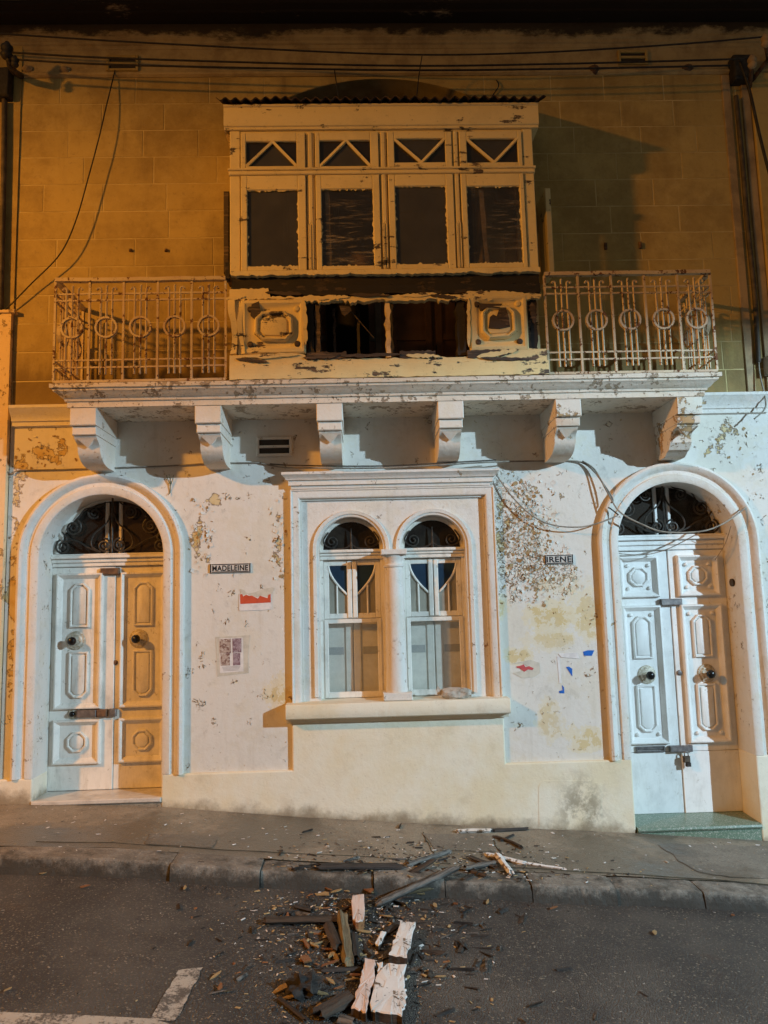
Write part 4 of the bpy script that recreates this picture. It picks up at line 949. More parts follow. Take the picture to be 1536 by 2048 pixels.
# sashes
pan_t = [(140, 368, 235, 347), (472, 700, 230, 347), (808, 1038, 222, 330), (1135, 1365, 222, 330)]
pan_m = [(147, 376, 455, 800), (483, 716, 450, 798), (817, 1048, 437, 790), (1143, 1384, 437, 785)]
c3 = lambda x, y: (430+x/2.259, 180+y/2.259)
for i in range(4):
    a, b = spans[i]
    # transom light
    x0, x1, y0, y1 = pan_t[i]; p, q = c3(x0, y0), c3(x1, y1)
    u0, u1 = WX(p[0], p[1], BD), WX(q[0], p[1], BD); w0, w1 = WZ(p[0], q[1], BD), WZ(p[0], p[1], BD)
    s = MB(); zlo, zhi = ZM+.034, ZT-.026
    s.cbox(a+.004, u0, -BD-.012, -BD+.03, zlo, zhi, .005); s.cbox(u1, b-.004, -BD-.012, -BD+.03, zlo, zhi, .005); s.cbox(u0, u1, -BD-.011, -BD+.03, w1, zhi, .005); s.cbox(u0, u1, -BD-.011, -BD+.03, zlo, w0, .005)
    so = s.build('transom_light', M['gal'], GB)
    um = (u0+u1)/2+.012; up = i < 2
    A, B, C = ((u0, w0), (um, w1), (u1, w0)) if up else ((u0, w1), (um, w0), (u1, w1))
    for e, f in ((A, B), (B, C)): MB().tube([(e[0], -BD, e[1]), (f[0], -BD, f[1])], .015, 4).build('diagonal_bar', M['gal'], GB)
    MB().prism([A, B, C], -BD+.012, -BD+.016).build('pane', M['dusty'], GB)
    for tri in ([A, B, (u0, w1 if up else w0)], [B, C, (u1, w1 if up else w0)]):
        MB().prism(tri, -BD+.013, -BD+.017).build('pane', M['fan'], GB)
    # main sash
    x0, x1, y0, y1 = pan_m[i]; p, q = c3(x0, y0), c3(x1, y1)
    u0, u1 = WX(p[0], 450, BD), WX(q[0], 450, BD); w0, w1 = WZ(p[0], q[1], BD), WZ(p[0], p[1], BD)
    s = MB(); zlo, zhi = ZB+.012, ZM-.026
    s.cbox(a+.004, u0, -BD-.014, -BD+.03, zlo, zhi, .005); s.cbox(u1, b-.004, -BD-.014, -BD+.03, zlo, zhi, .005); s.cbox(u0, u1, -BD-.013, -BD+.03, w1, zhi, .005); s.cbox(u0, u1, -BD-.013, -BD+.03, zlo, w0, .005)
    # ragged putty lip
    rr = random.Random(i); k = 0
    pts_o = [(u0, w0), (u1, w0), (u1, w1), (u0, w1)]; edge = []
    for (ea, eb) in zip(pts_o, pts_o[1:]+pts_o[:1]):
        for t in range(34):
            f = t/34; cxx, czz = ea[0]+(eb[0]-ea[0])*f, ea[1]+(eb[1]-ea[1])*f
            dx, dz = (u0+u1)/2-cxx, (w0+w1)/2-czz; l = math.hypot(dx, dz); m_ = .001+.018*rr.random()**4; edge.append(((cxx, czz), (cxx+dx/l*m_, czz+dz/l*m_)))
    vs = [(o_[0], -BD-.002, o_[1]) for o_, _ in edge]+[(i_[0], -BD-.002, i_[1]) for _, i_ in edge]; ne = len(edge)
    s.add(vs, [(t, (t+1) % ne, ne+(t+1) % ne, ne+t) for t in range(ne)])
    s.build('sash', M['gal'], GB)
    MB().box(u0-.005, u1+.005, -BD+.010, -BD+.014, w0-.005, w1+.005).build('pane', M['film'] if i in (1, 3) else M['dusty'], GB)
    if i in (1, 3):
        f0, f1 = (.06, .14) if i == 1 else (.24, .33); xs_ = u0+(u1-u0)*f0; xe = u0+(u1-u0)*f1
        pts = [(xs_, w1), (xe, w1)]+[(xe+rr.uniform(-.01, .012)+.02*t, w1+(w0-w1)*t) for t in (.2, .4, .6, .8, 1)]+[(xs_+.03, w0), (xs_+.012, (w0+w1)/2)]
        MB().prism(pts, -BD+.03, -BD+.036).build('curtain_strip', M['strip'], GB)
    if i < 3:
        xc_ = (spans[i][1]+spans[i+1][0])/2
        for dx in (-.016, .016): MB().tube([(xc_+dx, -BD-.020, ZB+.02), (xc_+dx, -BD-.020, ZB+.40), (xc_, -BD-.020, ZB+.425)], .005, 5).build('bolt_rod', M['gal'], GB)
# sill under the sashes, chewed underneath
def ragged(x0, x1, ztop, zbot, y0, y1, seed, mat, name, jt=.0, jb=.02, n=40, parent=None):
    r = random.Random(seed); ft = []; fb = []
    for k in range(n+1):
        x = x0+(x1-x0)*k/n
        t = ztop(x) if callable(ztop) else ztop; b = zbot(x) if callable(zbot) else zbot
        ft.append((x, t+r.uniform(-jt, jt))); fb.append((x, b+r.uniform(-jb, jb)))
    mb = MB(); rs = []
    for (x, t), (_, b) in zip(ft, fb):
        w = .004*mnoise.noise((x*9, seed, 1)); rs.append([(x, y1, b), (x, y1, t), (x, y0+w, t), (x, y0+w+.003*mnoise.noise((x*30, seed, 5)), b)])
    mb.rings(rs); return mb.build(name, mat, parent or GB, 'auto')
ragged(BXL+.01, BXR+.004, ZB+.008, lambda x: ZB-.032+.012*mnoise.noise((x*6, 0, 1))+.010*mnoise.noise((x*25, 3, 1)), -BD-.028, -BD+.06, 3, M['gal'], 'sill_board', 0, .005, 120)
# charred rotten beam
for z0, z1, yy, sd in ((4.375, 4.462, .018, 21), (4.315, 4.372, -.004, 22), (4.29, 4.318, -.016, 23)):
    ragged(BXL+.01, BXR, lambda x: z1+.006*mnoise.noise((x*6, sd, 0)), lambda x: z0+.010*mnoise.noise((x*5, sd, 3)), -BD+yy, -BD+.08, sd, M['char'], 'charred_beam', .004, .007, 60)
# torn painted board under the beam
ragged(BXL, BXR+.0, lambda x: 4.345 if x < -.72 else (4.275+.025*mnoise.noise((x*7, 2, 2))+.012*mnoise.noise((x*23, 2, 5)) if x < .9 else 4.30-.10*max(0, x-1.15)), lambda x: (4.255 if x < -.5 else 4.228+.022*mnoise.noise((x*9, 8, 2))+.016*mnoise.noise((x*31, 8, 4))), -BD-.03, -BD+.03, 31, M['gal_torn'], 'torn_board', .006, .008, 130)
# bottom boards
ragged(BXL, BXR+.02, lambda x: (3.79 if x < -.42 else 3.745 if x < .98 else 3.80+.02*mnoise.noise((x*9, 1, 1))), 3.70, -BD-.026, -BD+.03, 41, M['gal_torn'], 'bottom_board', .006, .004, 60)
ragged(BXL, BXR+.03, 3.70, 3.586, -BD-.036, -BD+.03, 42, M['gal_torn'], 'bottom_board', .003, .004, 60)
ragged(-.42, -.10, lambda x: 3.80+.02*mnoise.noise((x*8, 4, 1)), lambda x: 3.735+.03*(x+.42), -BD-.034, -BD, 43, M['rot'], 'split_board', .006, .008, 16)
ragged(.33, .62, lambda x: 3.80, lambda x: 3.745-.03*(x-.33), -BD-.032, -BD, 44, M['rot'], 'split_board', .006, .006, 14)
ragged(.88, 1.22, lambda x: 3.80, lambda x: 3.735+.14*max(0, x-1.08), -BD-.034, -BD, 45, M['rot'], 'split_board', .005, .008, 16)
# left panel: warped raised-and-fielded panel, peeled off its stile
def panel(x0, x1, z0, z1, ins, mat, seed, extra=()):
    mb = MB(); n0 = 0
    mb.rings([[(x, -BD+.02, z) for x, z in rect(x0, x1, z0, z1)(0)], [(x, -BD-.018, z) for x, z in rect(x0, x1, z0, z1)(.0)], [(x, -BD-.03, z) for x, z in rect(x0, x1, z0, z1)(.012)], [(x, -BD-.032, z) for x, z in rect(x0, x1, z0, z1)(.032)], [(x, -BD-.006, z) for x, z in rect(x0, x1, z0, z1)(.07)], [(x, -BD-.002, z) for x, z in rect(x0, x1, z0, z1)(.085)]])
    cf = cham(x0+ins, x1-ins, z0+ins, z1-ins, .06)
    mb.inset(cf, [(0, -BD-.001), (0, -BD-.034), (.012, -BD-.050), (.024, -BD-.046), (.034, -BD-.018), (.044, -BD-.020), (.05, -BD-.032), (.058, -BD-.034)])
    mb.v = [(x+.010*mnoise.noise((x*6, z*6, seed)), y+.012*mnoise.noise((x*7, z*7, seed+3)), z+.012*mnoise.noise((x*6, z*6, seed+7))) for x, y, z in mb.v]
    o = mb.build('front_panel', mat, GB, 'auto')
    for (sx_, sz_) in ((x0+.07, z0+.08), (x1-.07, z0+.08), (x0+.07, z1-.08), (x1-.07, z1-.08)):
        MB().lathe((sx_, -BD-.005, sz_), [(.026, .01), (.026, -.012), (.018, -.024), (.001, -.026)], 'y', 10).build('panel_stud', M['gal_torn'] if R0.random() < .5 else M['rot'], GB)
    return o
panel(-.945, -.425, 3.80, 4.255, .105, M['gal_torn'], 1)
for k, (xa_, xb_, dd) in enumerate(((-1.035, -.985, .01), (-.99, -.948, -.012), (-.958, -.925, .004))):   # curled strips of paint at the corner post
    mb = MB(); rs = []
    for t in range(13):
        f = t/12; z = 3.80+.455*f; w = .02*math.sin(f*5+k)+.008*mnoise.noise((f*6, k, 2))
        rs.append([(xa_+w, -BD-.018-dd-.02*math.sin(f*3.1), z), (xb_+w*.6, -BD-.030-dd, z), (xb_+w*.6, -BD+.0, z), (xa_+w, -BD+.0, z)])
    mb.rings(rs); mb.build('corner_strip', M['gal_torn'], GB, 'auto')
panel(.905, 1.385, 3.79, 4.27, .10, M['gal_torn'], 5)
MB().prism([(1.06, 3.98), (1.075, 4.07), (1.10, 4.09), (1.13, 4.075), (1.15, 4.13), (1.21, 4.14), (1.23, 4.06), (1.235, 3.985), (1.15, 3.97)], -BD-.046, -BD-.012).build('panel_hole', M['rot'], GB)
MB().prism([(.99, 4.185), (1.18, 4.18), (1.16, 4.145), (1.06, 4.15), (1.0, 4.13)], -BD-.046, -BD-.012).build('panel_hole', M['rot'], GB)
MB().prism([(-.86, 4.21), (-.80, 4.235), (-.79, 4.12), (-.83, 4.08), (-.87, 4.12)], -BD-.036, -BD-.01).build('panel_hole', M['rot'], GB)
# bare posts of the broken frame
def post(xc, w, z0, z1, mat, seed, y=-BD+.01):
    r = random.Random(seed); rs = []
    for t in range(17):
        f = t/16; z = z0+(z1-z0)*f; e = .012*mnoise.noise((f*7, seed, 1)); h = w/2+.012*mnoise.noise((f*9, seed, 4))
        rs.append([(xc+e-h, y+.06, z), (xc+e+h, y+.06, z), (xc+e+h*.8, y-.006+.008*mnoise.noise((f*11, seed, 6)), z), (xc+e-h*.8, y+.006*mnoise.noise((f*12, seed, 9)), z)])
    return MB().rings(rs).build('broken_post', mat, GB, 'auto')
post(-.385, .06, 3.78, 4.25, M['char'], 1); post(-.33, .05, 3.79, 4.25, M['rot'], 2); post(.245, .045, 3.76, 4.24, M['strip'], 3); post(.27, .03, 3.76, 4.22, M['char'], 4)
post(.845, .085, 3.77, 4.28, M['char'], 5); post(1.44, .07, 3.80, 4.29, M['char'], 6); post(1.40, .03, 3.8, 4.26, M['rot'], 7)
post(-.20, .02, 3.76, 4.24, M['rot'], 8, -BD+.15); post(.0, .03, 3.7, 4.26, M['char'], 9, -BD+.2)
MB().tube([V3(700, 620, BD-.02), V3(748, 676, BD-.04)], .005, 5).build('hanging_splinter', M['rot'], GB)
MB().prism([W(679, 612, BD), W(700, 614, BD), W(703, 622, BD), W(690, 632, BD), W(684, 628, BD)], -BD-.01, -BD+.01).build('hanging_scrap', M['rot'], GB)
rs_ = random.Random(77)
for k, (x, z, L_, w_, ang, mt) in enumerate([(-.99, 4.27, .16, .035, .1, 'gal_torn'), (-.60, 4.30, .30, .03, -.05, 'rot'), (-.20, 4.255, .26, .035, .04, 'gal_torn'), (.10, 4.27, .34, .03, -.03, 'rot'), (.50, 4.27, .30, .028, .05, 'gal_torn'), (.70, 4.255, .22, .03, -.1, 'rot'),
        (-.70, 3.775, .44, .035, .03, 'gal_torn'), (-.86, 3.74, .26, .03, -.12, 'rot'), (1.12, 3.765, .34, .04, .16, 'gal_torn'), (1.18, 3.72, .40, .03, -.05, 'rot'), (.10, 3.765, .5, .03, .02, 'rot'), (.52, 3.755, .28, .035, -.06, 'gal_torn'), (1.43, 4.1, .05, .18, .1, 'rot'), (-.43, 4.05, .035, .38, .03, 'gal_torn'), (.90, 4.03, .03, .42, -.03, 'gal_torn'), (-.30, 3.765, .3, .04, .06, 'rot')]):
    n_ = 14; top = []; bot = []
    for q in range(n_+1):
        t = q/n_; e = math.sin(math.pi*min(1, max(0, t)))**.35
        if L_ > w_: top.append(((t-.5)*L_, w_*.5*e*(1+rs_.uniform(-.5, .35)))); bot.append(((t-.5)*L_, -w_*.5*e*(1+rs_.uniform(-.5, .35))))
        else: top.append((L_*.5*e*(1+rs_.uniform(-.5, .35)), (t-.5)*w_)); bot.append((-L_*.5*e*(1+rs_.uniform(-.5, .35)), (t-.5)*w_))
    ca, sa = math.cos(ang), math.sin(ang); pts = [(x+a_*ca-b_*sa, z+a_*sa+b_*ca) for a_, b_ in top+bot[::-1]]
    d_ = rs_.uniform(.038, .050); MB().prism(pts, -BD-d_, -BD-d_+.012).build('torn_strip', M[mt], GB)
# side shutters standing open
for (px0, px1, py0, py1, d, mt) in ((447, 458, 382, 545, .42, 'rot'), (1094, 1105, 376, 545, .30, 'gal')):
    a, b = WX(px0, 460, d), WX(px1, 460, d); z0, z1 = WZ(px0, py1, d), WZ(px0, py0, d)
    MB().cbox(a, b, -d, -d+.3, z0, z1, .006).build('side_shutter', M[mt], GB)
MB().cbox(-1.085, -1.045, -BD+.02, -BD+.06, 4.44, 4.60).build('charred_post_end', M['char'], GB)
# old nails and eroded iron marks on the stone
for px, py in ((262, 502), (333, 502), (1210, 490), (1279, 488)):
    x, z = W(px, py); MB().cbox(x-.012, x+.012, -.03, .0, z-.05 if px > 1000 else z-.012, z+.012).build('iron_peg', M['rust'], H)

# ------------------------------------------------------------------ neighbouring houses
nh = empty('neighbouring_house', (-4.2, 0, 0)); tag(nh, 'sliver of a peach-painted neighbouring house at the left edge', 'house')
MB().box(-6.6, -3.058, -.05, .5, -.8, 4.42).build('wall', M['peach'], nh).location = (4.2, 0, 0)
MB().box(-6.6, -3.052, -.02, .5, 4.42, 7.9).build('upper_wall', M['stone'], nh).location = (4.2, 0, 0)
MB().cbox(-6.6, -3.02, -.07, .0, 4.40, 4.43).build('wall_cap', M['peach'], nh).location = (4.2, 0, 0)
nr = empty('neighbouring_house', (6.4, 0, 0)); tag(nr, 'neighbouring stone house beyond the right edge', 'house')
MB().box(5.62, 9, -.03, .5, -1.2, 7.9).build('wall', M['stone'], nr).location = (-6.4, 0, 0)

# ------------------------------------------------------------------ cables, pipes, insulators
def cable(name, pts, r, mat, label, cat='cable', n=8, group=None):
    P = curve_pts([V3(*p) for p in pts], n); o = P[0].copy()
    ob = MB().tube(P, r, 6).build(name, mat, None, True, origin=tuple(o)); tag(ob, label, cat, group); return ob
cable('overhead_cable', [(-120, 60, .35), (40, 70, .35), (300, 86, .35), (768, 108, .35), (1048, 106, .35), (1333, 90, .35), (1536, 73, .35), (1650, 62, .35)], .008, M['black'], 'topmost of the three overhead cables strung across the facade')
cable('overhead_cable', [(25, 105, .34), (250, 117, .34), (768, 131, .34), (1100, 128, .34), (1443, 119, .34), (1502, 116, .34)], .009, M['black'], 'middle overhead cable, ending at the pale insulator on the right')
cable('overhead_cable', [(32, 119, .36), (250, 130, .36), (768, 140, .36), (1100, 138, .36), (1460, 131, .34)], .009, M['black'], 'lowest overhead cable, passing just under the air vents')
cable('stay_wire', [(669, 140, .34), (673, 168, .28), (678, 202, .45)], .005, M['black'], 'thin wire dropping to the roof left of the arch crown', 'wire')
cable('stay_wire', [(844, 112, .34), (838, 150, .3), (833, 196, .45)], .005, M['black'], 'thin wire dropping to the roof right of the arch crown', 'wire')
cable('crack_wire', [(993, 160, .02), (997, 172, .03), (984, 193, .02)], .006, M['black'], 'short hooked wire on the stone right of the arch', 'wire')
cable('hanging_wire', [(230, 141, .03), (212, 215, .10), (198, 275, .12), (178, 350, .12), (152, 440, .12), (120, 508, .11), (62, 568, .08), (0, 628, .05), (-60, 660, .05)], .006, M['black'], 'thin black wire sagging from the left air vent to the left edge', 'wire')
cable('drop_cable', [(1478, 118, .30), (1498, 177, .28), (1518, 265, .26), (1540, 352, .25), (1575, 480, .25)], .014, M['black'], 'thick black drop cable slanting off the right edge', 'cable')
cable('wall_pipe', [(1472, 192, .04), (1484, 314, .04), (1495, 450, .04), (1508, 577, .04), (1514, 665, .04), (1517, 725, .04)], .022, M['pipe'], 'dark thin pipe running down the upper right wall', 'pipe')
cable('pipe_tail_cable', [(1517, 722, .05), (1520, 750, .06), (1531, 800, .10), (1528, 820, .14), (1508, 838, .13)], .007, M['greycable'], 'grey cable tail hanging below the right wall pipe', 'cable')
cable('wall_pipe', [(9, 200, .06), (8, 314, .06), (5, 450, .06), (1, 620, .06)], .025, M['pipe'], 'dark thin pipe at the upper left edge', 'pipe')
cable('wall_cable', [(16, 840, .05), (14, 900, .02), (12, 938, .02), (25, 948, .015), (38, 941, .015), (120, 939, .014), (250, 935, .014), (330, 932, .014), (420, 927, .014), (520, 925, .014)], .006, M['greycable'], 'thin cable clipped along the wall above the left arch')
cable('wall_cable', [(520, 926, .016), (570, 935, .03), (640, 936, .14), (760, 936, .15), (880, 930, .15), (985, 924, .10), (1080, 922, .02), (1150, 922, .02), (1180, 935, .03), (1205, 965, .06), (1225, 997, .10), (1222, 1006, .10)], .007, M['greycable'], 'cable running along the window hood and bending down at the right arch')
cable('wall_cable', [(540, 928, .018), (600, 931, .14), (760, 932, .16), (900, 925, .16), (992, 920, .10)], .006, M['pipe'], 'upper dark cable lying along the window hood')
cable('loose_cable', [(985, 936, .05), (1000, 960, .05), (1030, 1000, .07), (1070, 1035, .08), (1110, 1051, .08), (1160, 1054, .09), (1200, 1045, .10), (1236, 1031, .12)], .006, M['greycable'], 'slack cable looping from the window hood to the right arch')
cable('loose_cable', [(1165, 922, .03), (1190, 940, .06), (1215, 985, .10), (1240, 1024, .13), (1285, 1049, .14), (1330, 1064, .14), (1400, 1063, .14), (1441, 1050, .13), (1475, 1028, .10), (1493, 1013, .05)], .007, M['greycable'], 'pale slack cable hanging across the right fanlight')
cable('loose_wire', [(1237, 1030, .10), (1222, 1018, .09), (1216, 1015, .08)], .006, M['pipe'], 'short cut wire end on the left of the right arch', 'wire')
cable('loose_wire', [(1237, 1107, -.18), (1285, 1110, -.15), (1330, 1100, -.10), (1372, 1080, -.02), (1400, 1064, .10)], .004, M['greycable'], 'thin wire crossing the transom of the right door', 'wire')
cable('loose_wire', [(1462, 1052, .03), (1450, 1088, -.12), (1430, 1120, -.20)], .003, M['greycable'], 'thin wire hanging in the right reveal of the right door', 'wire')
# insulator brackets
def insulator(mb, p, s=1.0):
    mb.lathe(p, [(.012*s, -.06*s), (.028*s, -.05*s), (.036*s, -.03*s), (.022*s, -.015*s), (.034*s, .0), (.034*s, .02*s), (.02*s, .035*s), (.012*s, .05*s), (.002, .055*s)], 'z', 12)
b1 = empty('insulator_bracket', tuple(V3(38, 165, .0))); tag(b1, 'black iron insulator bracket at the upper left edge', 'bracket'); off = Vector(b1.location)
for pts, r in (([(42, 152, .02), (30, 145, .16), (20, 130, .32)], .03), ([(20, 130, .32), (14, 105, .34)], .026)):
    o = MB().tube([V3(*q)-off for q in pts], r, 8).build('bracket_arm', M['iron'], b1, True)
for q, sc in (((14, 100, .34), 1.5), ((30, 122, .36), .95)):
    m_ = MB(); insulator(m_, V3(*q)-off, sc); m_.build('insulator', M['black'], b1, True)
jb = MB().cbox(-.15, .15, -.10, .0, -.19, .16, .02); jb.v = [(x+.03*mnoise.noise((x*9, y*9, z*9)), y+.02*mnoise.noise((x*9, z*9, 3)), z+.04*mnoise.noise((x*9, y*9, z*9+5))) for x, y, z in jb.v]
o = jb.build('junction_box', M['black'], None, bevel=.01); o.location = V3(10, 172, .02); o.scale = (.55, 1, .8); tag(o, 'black weathered junction box below the left insulators', 'junction box')
b2 = empty('insulator_bracket', tuple(V3(1500, 150, .0))); tag(b2, 'iron bracket with two pale insulators at the upper right edge', 'bracket'); off = Vector(b2.location)
for pts, r in (([(1500, 175, .02), (1502, 150, .2), (1503, 128, .34)], .018), ([(1536, 120, .02), (1520, 140, .2), (1505, 160, .05)], .02), ([(1536, 120, .02), (1532, 95, .34)], .016)):
    MB().tube([V3(*q)-off for q in pts], r, 8).build('bracket_arm', M['rust'], b2, True)
for q in ((1504, 122, .34), (1531, 80, .35)):
    m_ = MB(); insulator(m_, V3(*q)-off, 1.15); m_.build('insulator', M['stone_trim'], b2, True)
o = MB().cbox(-.095, .095, -.12, .0, -.13, .12, .015).build('junction_box', M['black'], None, bevel=.01); o.location = V3(1476, 148, .0); tag(o, 'black junction box at the top of the right wall pipe', 'junction box')
o = MB().cbox(0, .25, -.1, .0, 0, .17, .008).build('meter_box', M['enamel'], None); o.location = V3(1528, 753, .0); tag(o, 'small pale meter box cut by the right edge', 'meter box')
for k, (px, py, lab) in enumerate(((1188, 140, 'rusty broken bracket stub left of the right air vent, under the cables'), (1375, 138, 'rusty broken bracket stub right of the right air vent, under the cables'), (55, 138, 'eroded iron stub nearest the left insulators'), (130, 140, 'eroded iron stub between left insulators and left air vent'))):
    m_ = MB().lathe((0, 0, 0), [(.06, .0), (.055, -.02), (.03, -.035), (.02, -.07), (.012, -.07)], 'y', 10); m_.v = [(x*1.1+.012*mnoise.noise((x*30, z*30, k)), y, z*.8+.012*mnoise.noise((x*30, z*30, k+9))) for x, y, z in m_.v]
    o = m_.build('bracket_stub', M['rust'] if k < 2 else M['stone_trim'], None, True); o.location = V3(px, py, .012); o.scale = (.9, .8, .9) if k < 2 else (.8, .5, .8); tag(o, lab, 'bracket')

# ------------------------------------------------------------------ nameplates, posters, tape
def text_mesh(txt, w, h, name, off):
    cu = bpy.data.curves.new(name, 'FONT'); cu.body = txt; cu.size = 1; cu.offset = off; cu.extrude = .0; cu.space_character = 1.08
    ob = bpy.data.objects.new(name+'_tmp', cu); COL.objects.link(ob); bpy.context.view_layer.update()
    me = bpy.data.meshes.new_from_object(ob.evaluated_get(bpy.context.evaluated_depsgraph_get())); bpy.data.objects.remove(ob); bpy.data.curves.remove(cu)
    xs_ = [v.co.x for v in me.vertices]; zs_ = [v.co.y for v in me.vertices]; x0, x1, z0, z1 = min(xs_), max(xs_), min(zs_), max(zs_)
    for v in me.vertices: v.co = ((v.co.x-x0)/(x1-x0)*w-w/2, 0, (v.co.y-z0)/(z1-z0)*h-h/2)
    me.materials.append(M['ink']); return me
def plate(txt, px0, py0, px1, py1, tilt, label, off):
    a, b = W(px0, py1), W(px1, py0); w, h = b[0]-a[0], b[1]-a[1]-.004
    e = empty('nameplate', ((a[0]+b[0])/2, -.006, (a[1]+b[1])/2)); e.rotation_euler = (0, tilt, 0); tag(e, label, 'nameplate')
    MB().cbox(-w/2, w/2, -.010, .006, -h/2, h/2, .003).build('plate', M['enamel'], e)
    MB().frame(-w/2+.0015, w/2-.0015, -h/2+.0015, h/2-.0015, .013, -.0125, -.009).build('border', M['ink'], e)
    o = bpy.data.objects.new('lettering', text_mesh(txt, w*.87, h*.60, 'lettering', off)); COL.objects.link(o); o.parent = e; o.location = (0, -.0112, 0)
    return e
plate('MADELEINE', 420, 1125.5, 502, 1147, 0, 'black and white nameplate reading MADELEINE beside the left door', .03)
plate('IRENE', 1089, 1108, 1145, 1129.5, 0, 'black and white nameplate reading IRENE beside the right door', .03)
# photo notice taped to the wall
c1s = lambda x, y: W(400+x/7.317, 1100+y/7.317)
def quad(mb, pts, y): mb.add([(x, y, z) for x, z in pts], [tuple(range(len(pts)))])
po = empty('photo_notice', (c1s(460, 1780)[0], 0, c1s(460, 1800)[1])); tag(po, 'white notice with four dark photo prints and a caption, taped under a clear sheet', 'poster'); ofp = Vector(po.location)
def polypart(name, pts, d, mat, par, of, th=.0012, jit=0):
    q = [c1s(x+R0.uniform(-jit, jit), y+R0.uniform(-jit, jit)) for x, y in pts]
    o = MB().prism([(x-of.x, z-of.z) for x, z in q], -d-th, -d).build(name, mat, par); return o
polypart('clear_sheet', [(225, 1270), (460, 1262), (735, 1245), (705, 1560), (715, 1800), (250, 1855), (245, 1600)], .001, M['tape'], po, ofp)
polypart('paper', [(280, 1295), (630, 1280), (637, 1775), (292, 1800)], .0026, M['paper'], po, ofp)
for pts, mt in (([(287, 1305), (453, 1298), (453, 1510), (290, 1515)], 'photo1'), ([(474, 1297), (607, 1290), (607, 1495), (478, 1503)], 'photo2'), ([(302, 1520), (438, 1512), (440, 1688), (305, 1695)], 'photo1'), ([(482, 1510), (590, 1505), (592, 1685), (484, 1690)], 'photo2')):
    polypart('photo_print', pts, .0042, M[mt], po, ofp, .0006)
for k in range(4): polypart('caption_line', [(325+k*6, 1712+k*18), (592-k*9, 1698+k*18), (592-k*9, 1704+k*18), (325+k*6, 1718+k*18)], .0042, M['grey_ink'], po, ofp, .0006)
def paper_thing(name, parts, label, cat, cs):
    q = [cs(x, y) for x, y in parts[0][1]]; e = empty(name, (q[0][0], 0, q[0][1])); tag(e, label, cat); of = Vector(e.location)
    for k, (nm, pts, mt, jit) in enumerate(parts):
        z = [cs(x+R0.uniform(-jit, jit), y+R0.uniform(-jit, jit)) for x, y in pts]
        MB().prism([(x-of.x, zz-of.z) for x, zz in z], -.003-.0017*k, -.0012-.0017*k).build(nm, M[mt], e)
    return e
paper_thing('torn_poster', [('glue_patch', [(585, 570), (640, 580), (700, 640), (800, 620), (920, 570), (1060, 545), (1095, 560), (1050, 660), (1000, 700), (600, 700)], 'tape', 2), ('paper', [(578, 640), (630, 670), (700, 650), (760, 690), (840, 690), (900, 670), (985, 690), (1045, 640), (1052, 860), (900, 880), (590, 888), (572, 880)], 'paper', 2), ('red_print', [(590, 650), (620, 645), (632, 680), (680, 655), (720, 672), (760, 668), (850, 712), (880, 668), (990, 705), (1002, 655), (1035, 645), (1036, 768), (592, 790)], 'red', 1)],
            'torn paper with a red band below the MADELEINE plate', 'poster', c1s)
c2s = lambda x, y: W(990+x/6.025, 1080+y/6.025)
paper_thing('torn_poster', [('glue_patch', [(190, 1490), (300, 1470), (420, 1440), (540, 1480), (545, 1600), (470, 1650), (320, 1660), (210, 1600), (330, 1580), (420, 1540), (330, 1480)], 'tape', 4), ('red_print', [(255, 1522), (300, 1515), (345, 1500), (365, 1530), (410, 1520), (465, 1545), (450, 1568), (400, 1560), (350, 1590), (300, 1545), (265, 1540)], 'pinkred', 2)], 'tiny torn red paper scrap right of the window', 'poster', c2s)
paper_thing('tape_outline', [('tape_strip', [(745, 1400), (775, 1395), (800, 1720), (775, 1725)], 'paper', 2), ('tape_strip', [(760, 1370), (990, 1358), (1020, 1430), (890, 1420), (790, 1412)], 'paper', 3)], 'white tape remains of a removed poster below the IRENE plate', 'tape', c2s)
paper_thing('blue_tape', [('tape', [(1060, 1345), (1120, 1328), (1195, 1330), (1165, 1395), (1070, 1393)], 'bluetape', 0)], 'blue tape scrap nearest the right door surround', 'tape', c2s)
paper_thing('blue_tape', [('tape', [(855, 1530), (890, 1525), (930, 1550), (930, 1642)], 'bluetape', 0)], 'pointed blue tape scrap inside the white tape outline', 'tape', c2s)
paper_thing('blue_tape', [('tape', [(805, 1745), (830, 1775), (835, 1848), (775, 1845), (770, 1820), (815, 1810)], 'bluetape', 0)], 'lowest blue tape scrap at the foot of the white tape strip', 'tape', c2s)
# broken lump of plaster on the window sill
bm = bmesh.new(); bmesh.ops.create_icosphere(bm, subdivisions=3, radius=1)
for v in bm.verts:
    p = v.co; q = Vector([max(-.82, min(.82, c)) for c in p])
    v.co = Vector((q.x*.15, q.y*.07, q.z*.05))*(1+.16*mnoise.noise(p*2.2)) + Vector((0, 0, .012*mnoise.noise(p*5)))
me = bpy.data.meshes.new('plaster_lump'); bm.to_mesh(me); bm.free(); me.materials.append(M['rock'])
pe = empty('broken_stone', tuple(Vector((WX(912, 1385, .05), -.05, .966)))); tag(pe, 'broken lump of plaster lying on the right end of the window sill', 'stone')
o = bpy.data.objects.new('lump', me); COL.objects.link(o); o.parent = pe; o.location = (0, 0, .043)
o = MB().prism([(-.012, 0), (.022, .005), (.012, .05), (-.006, .075), (-.02, .04)], -.01, .01).build('shard', M['rock'], pe); o.location = (-.145, .01, .03)
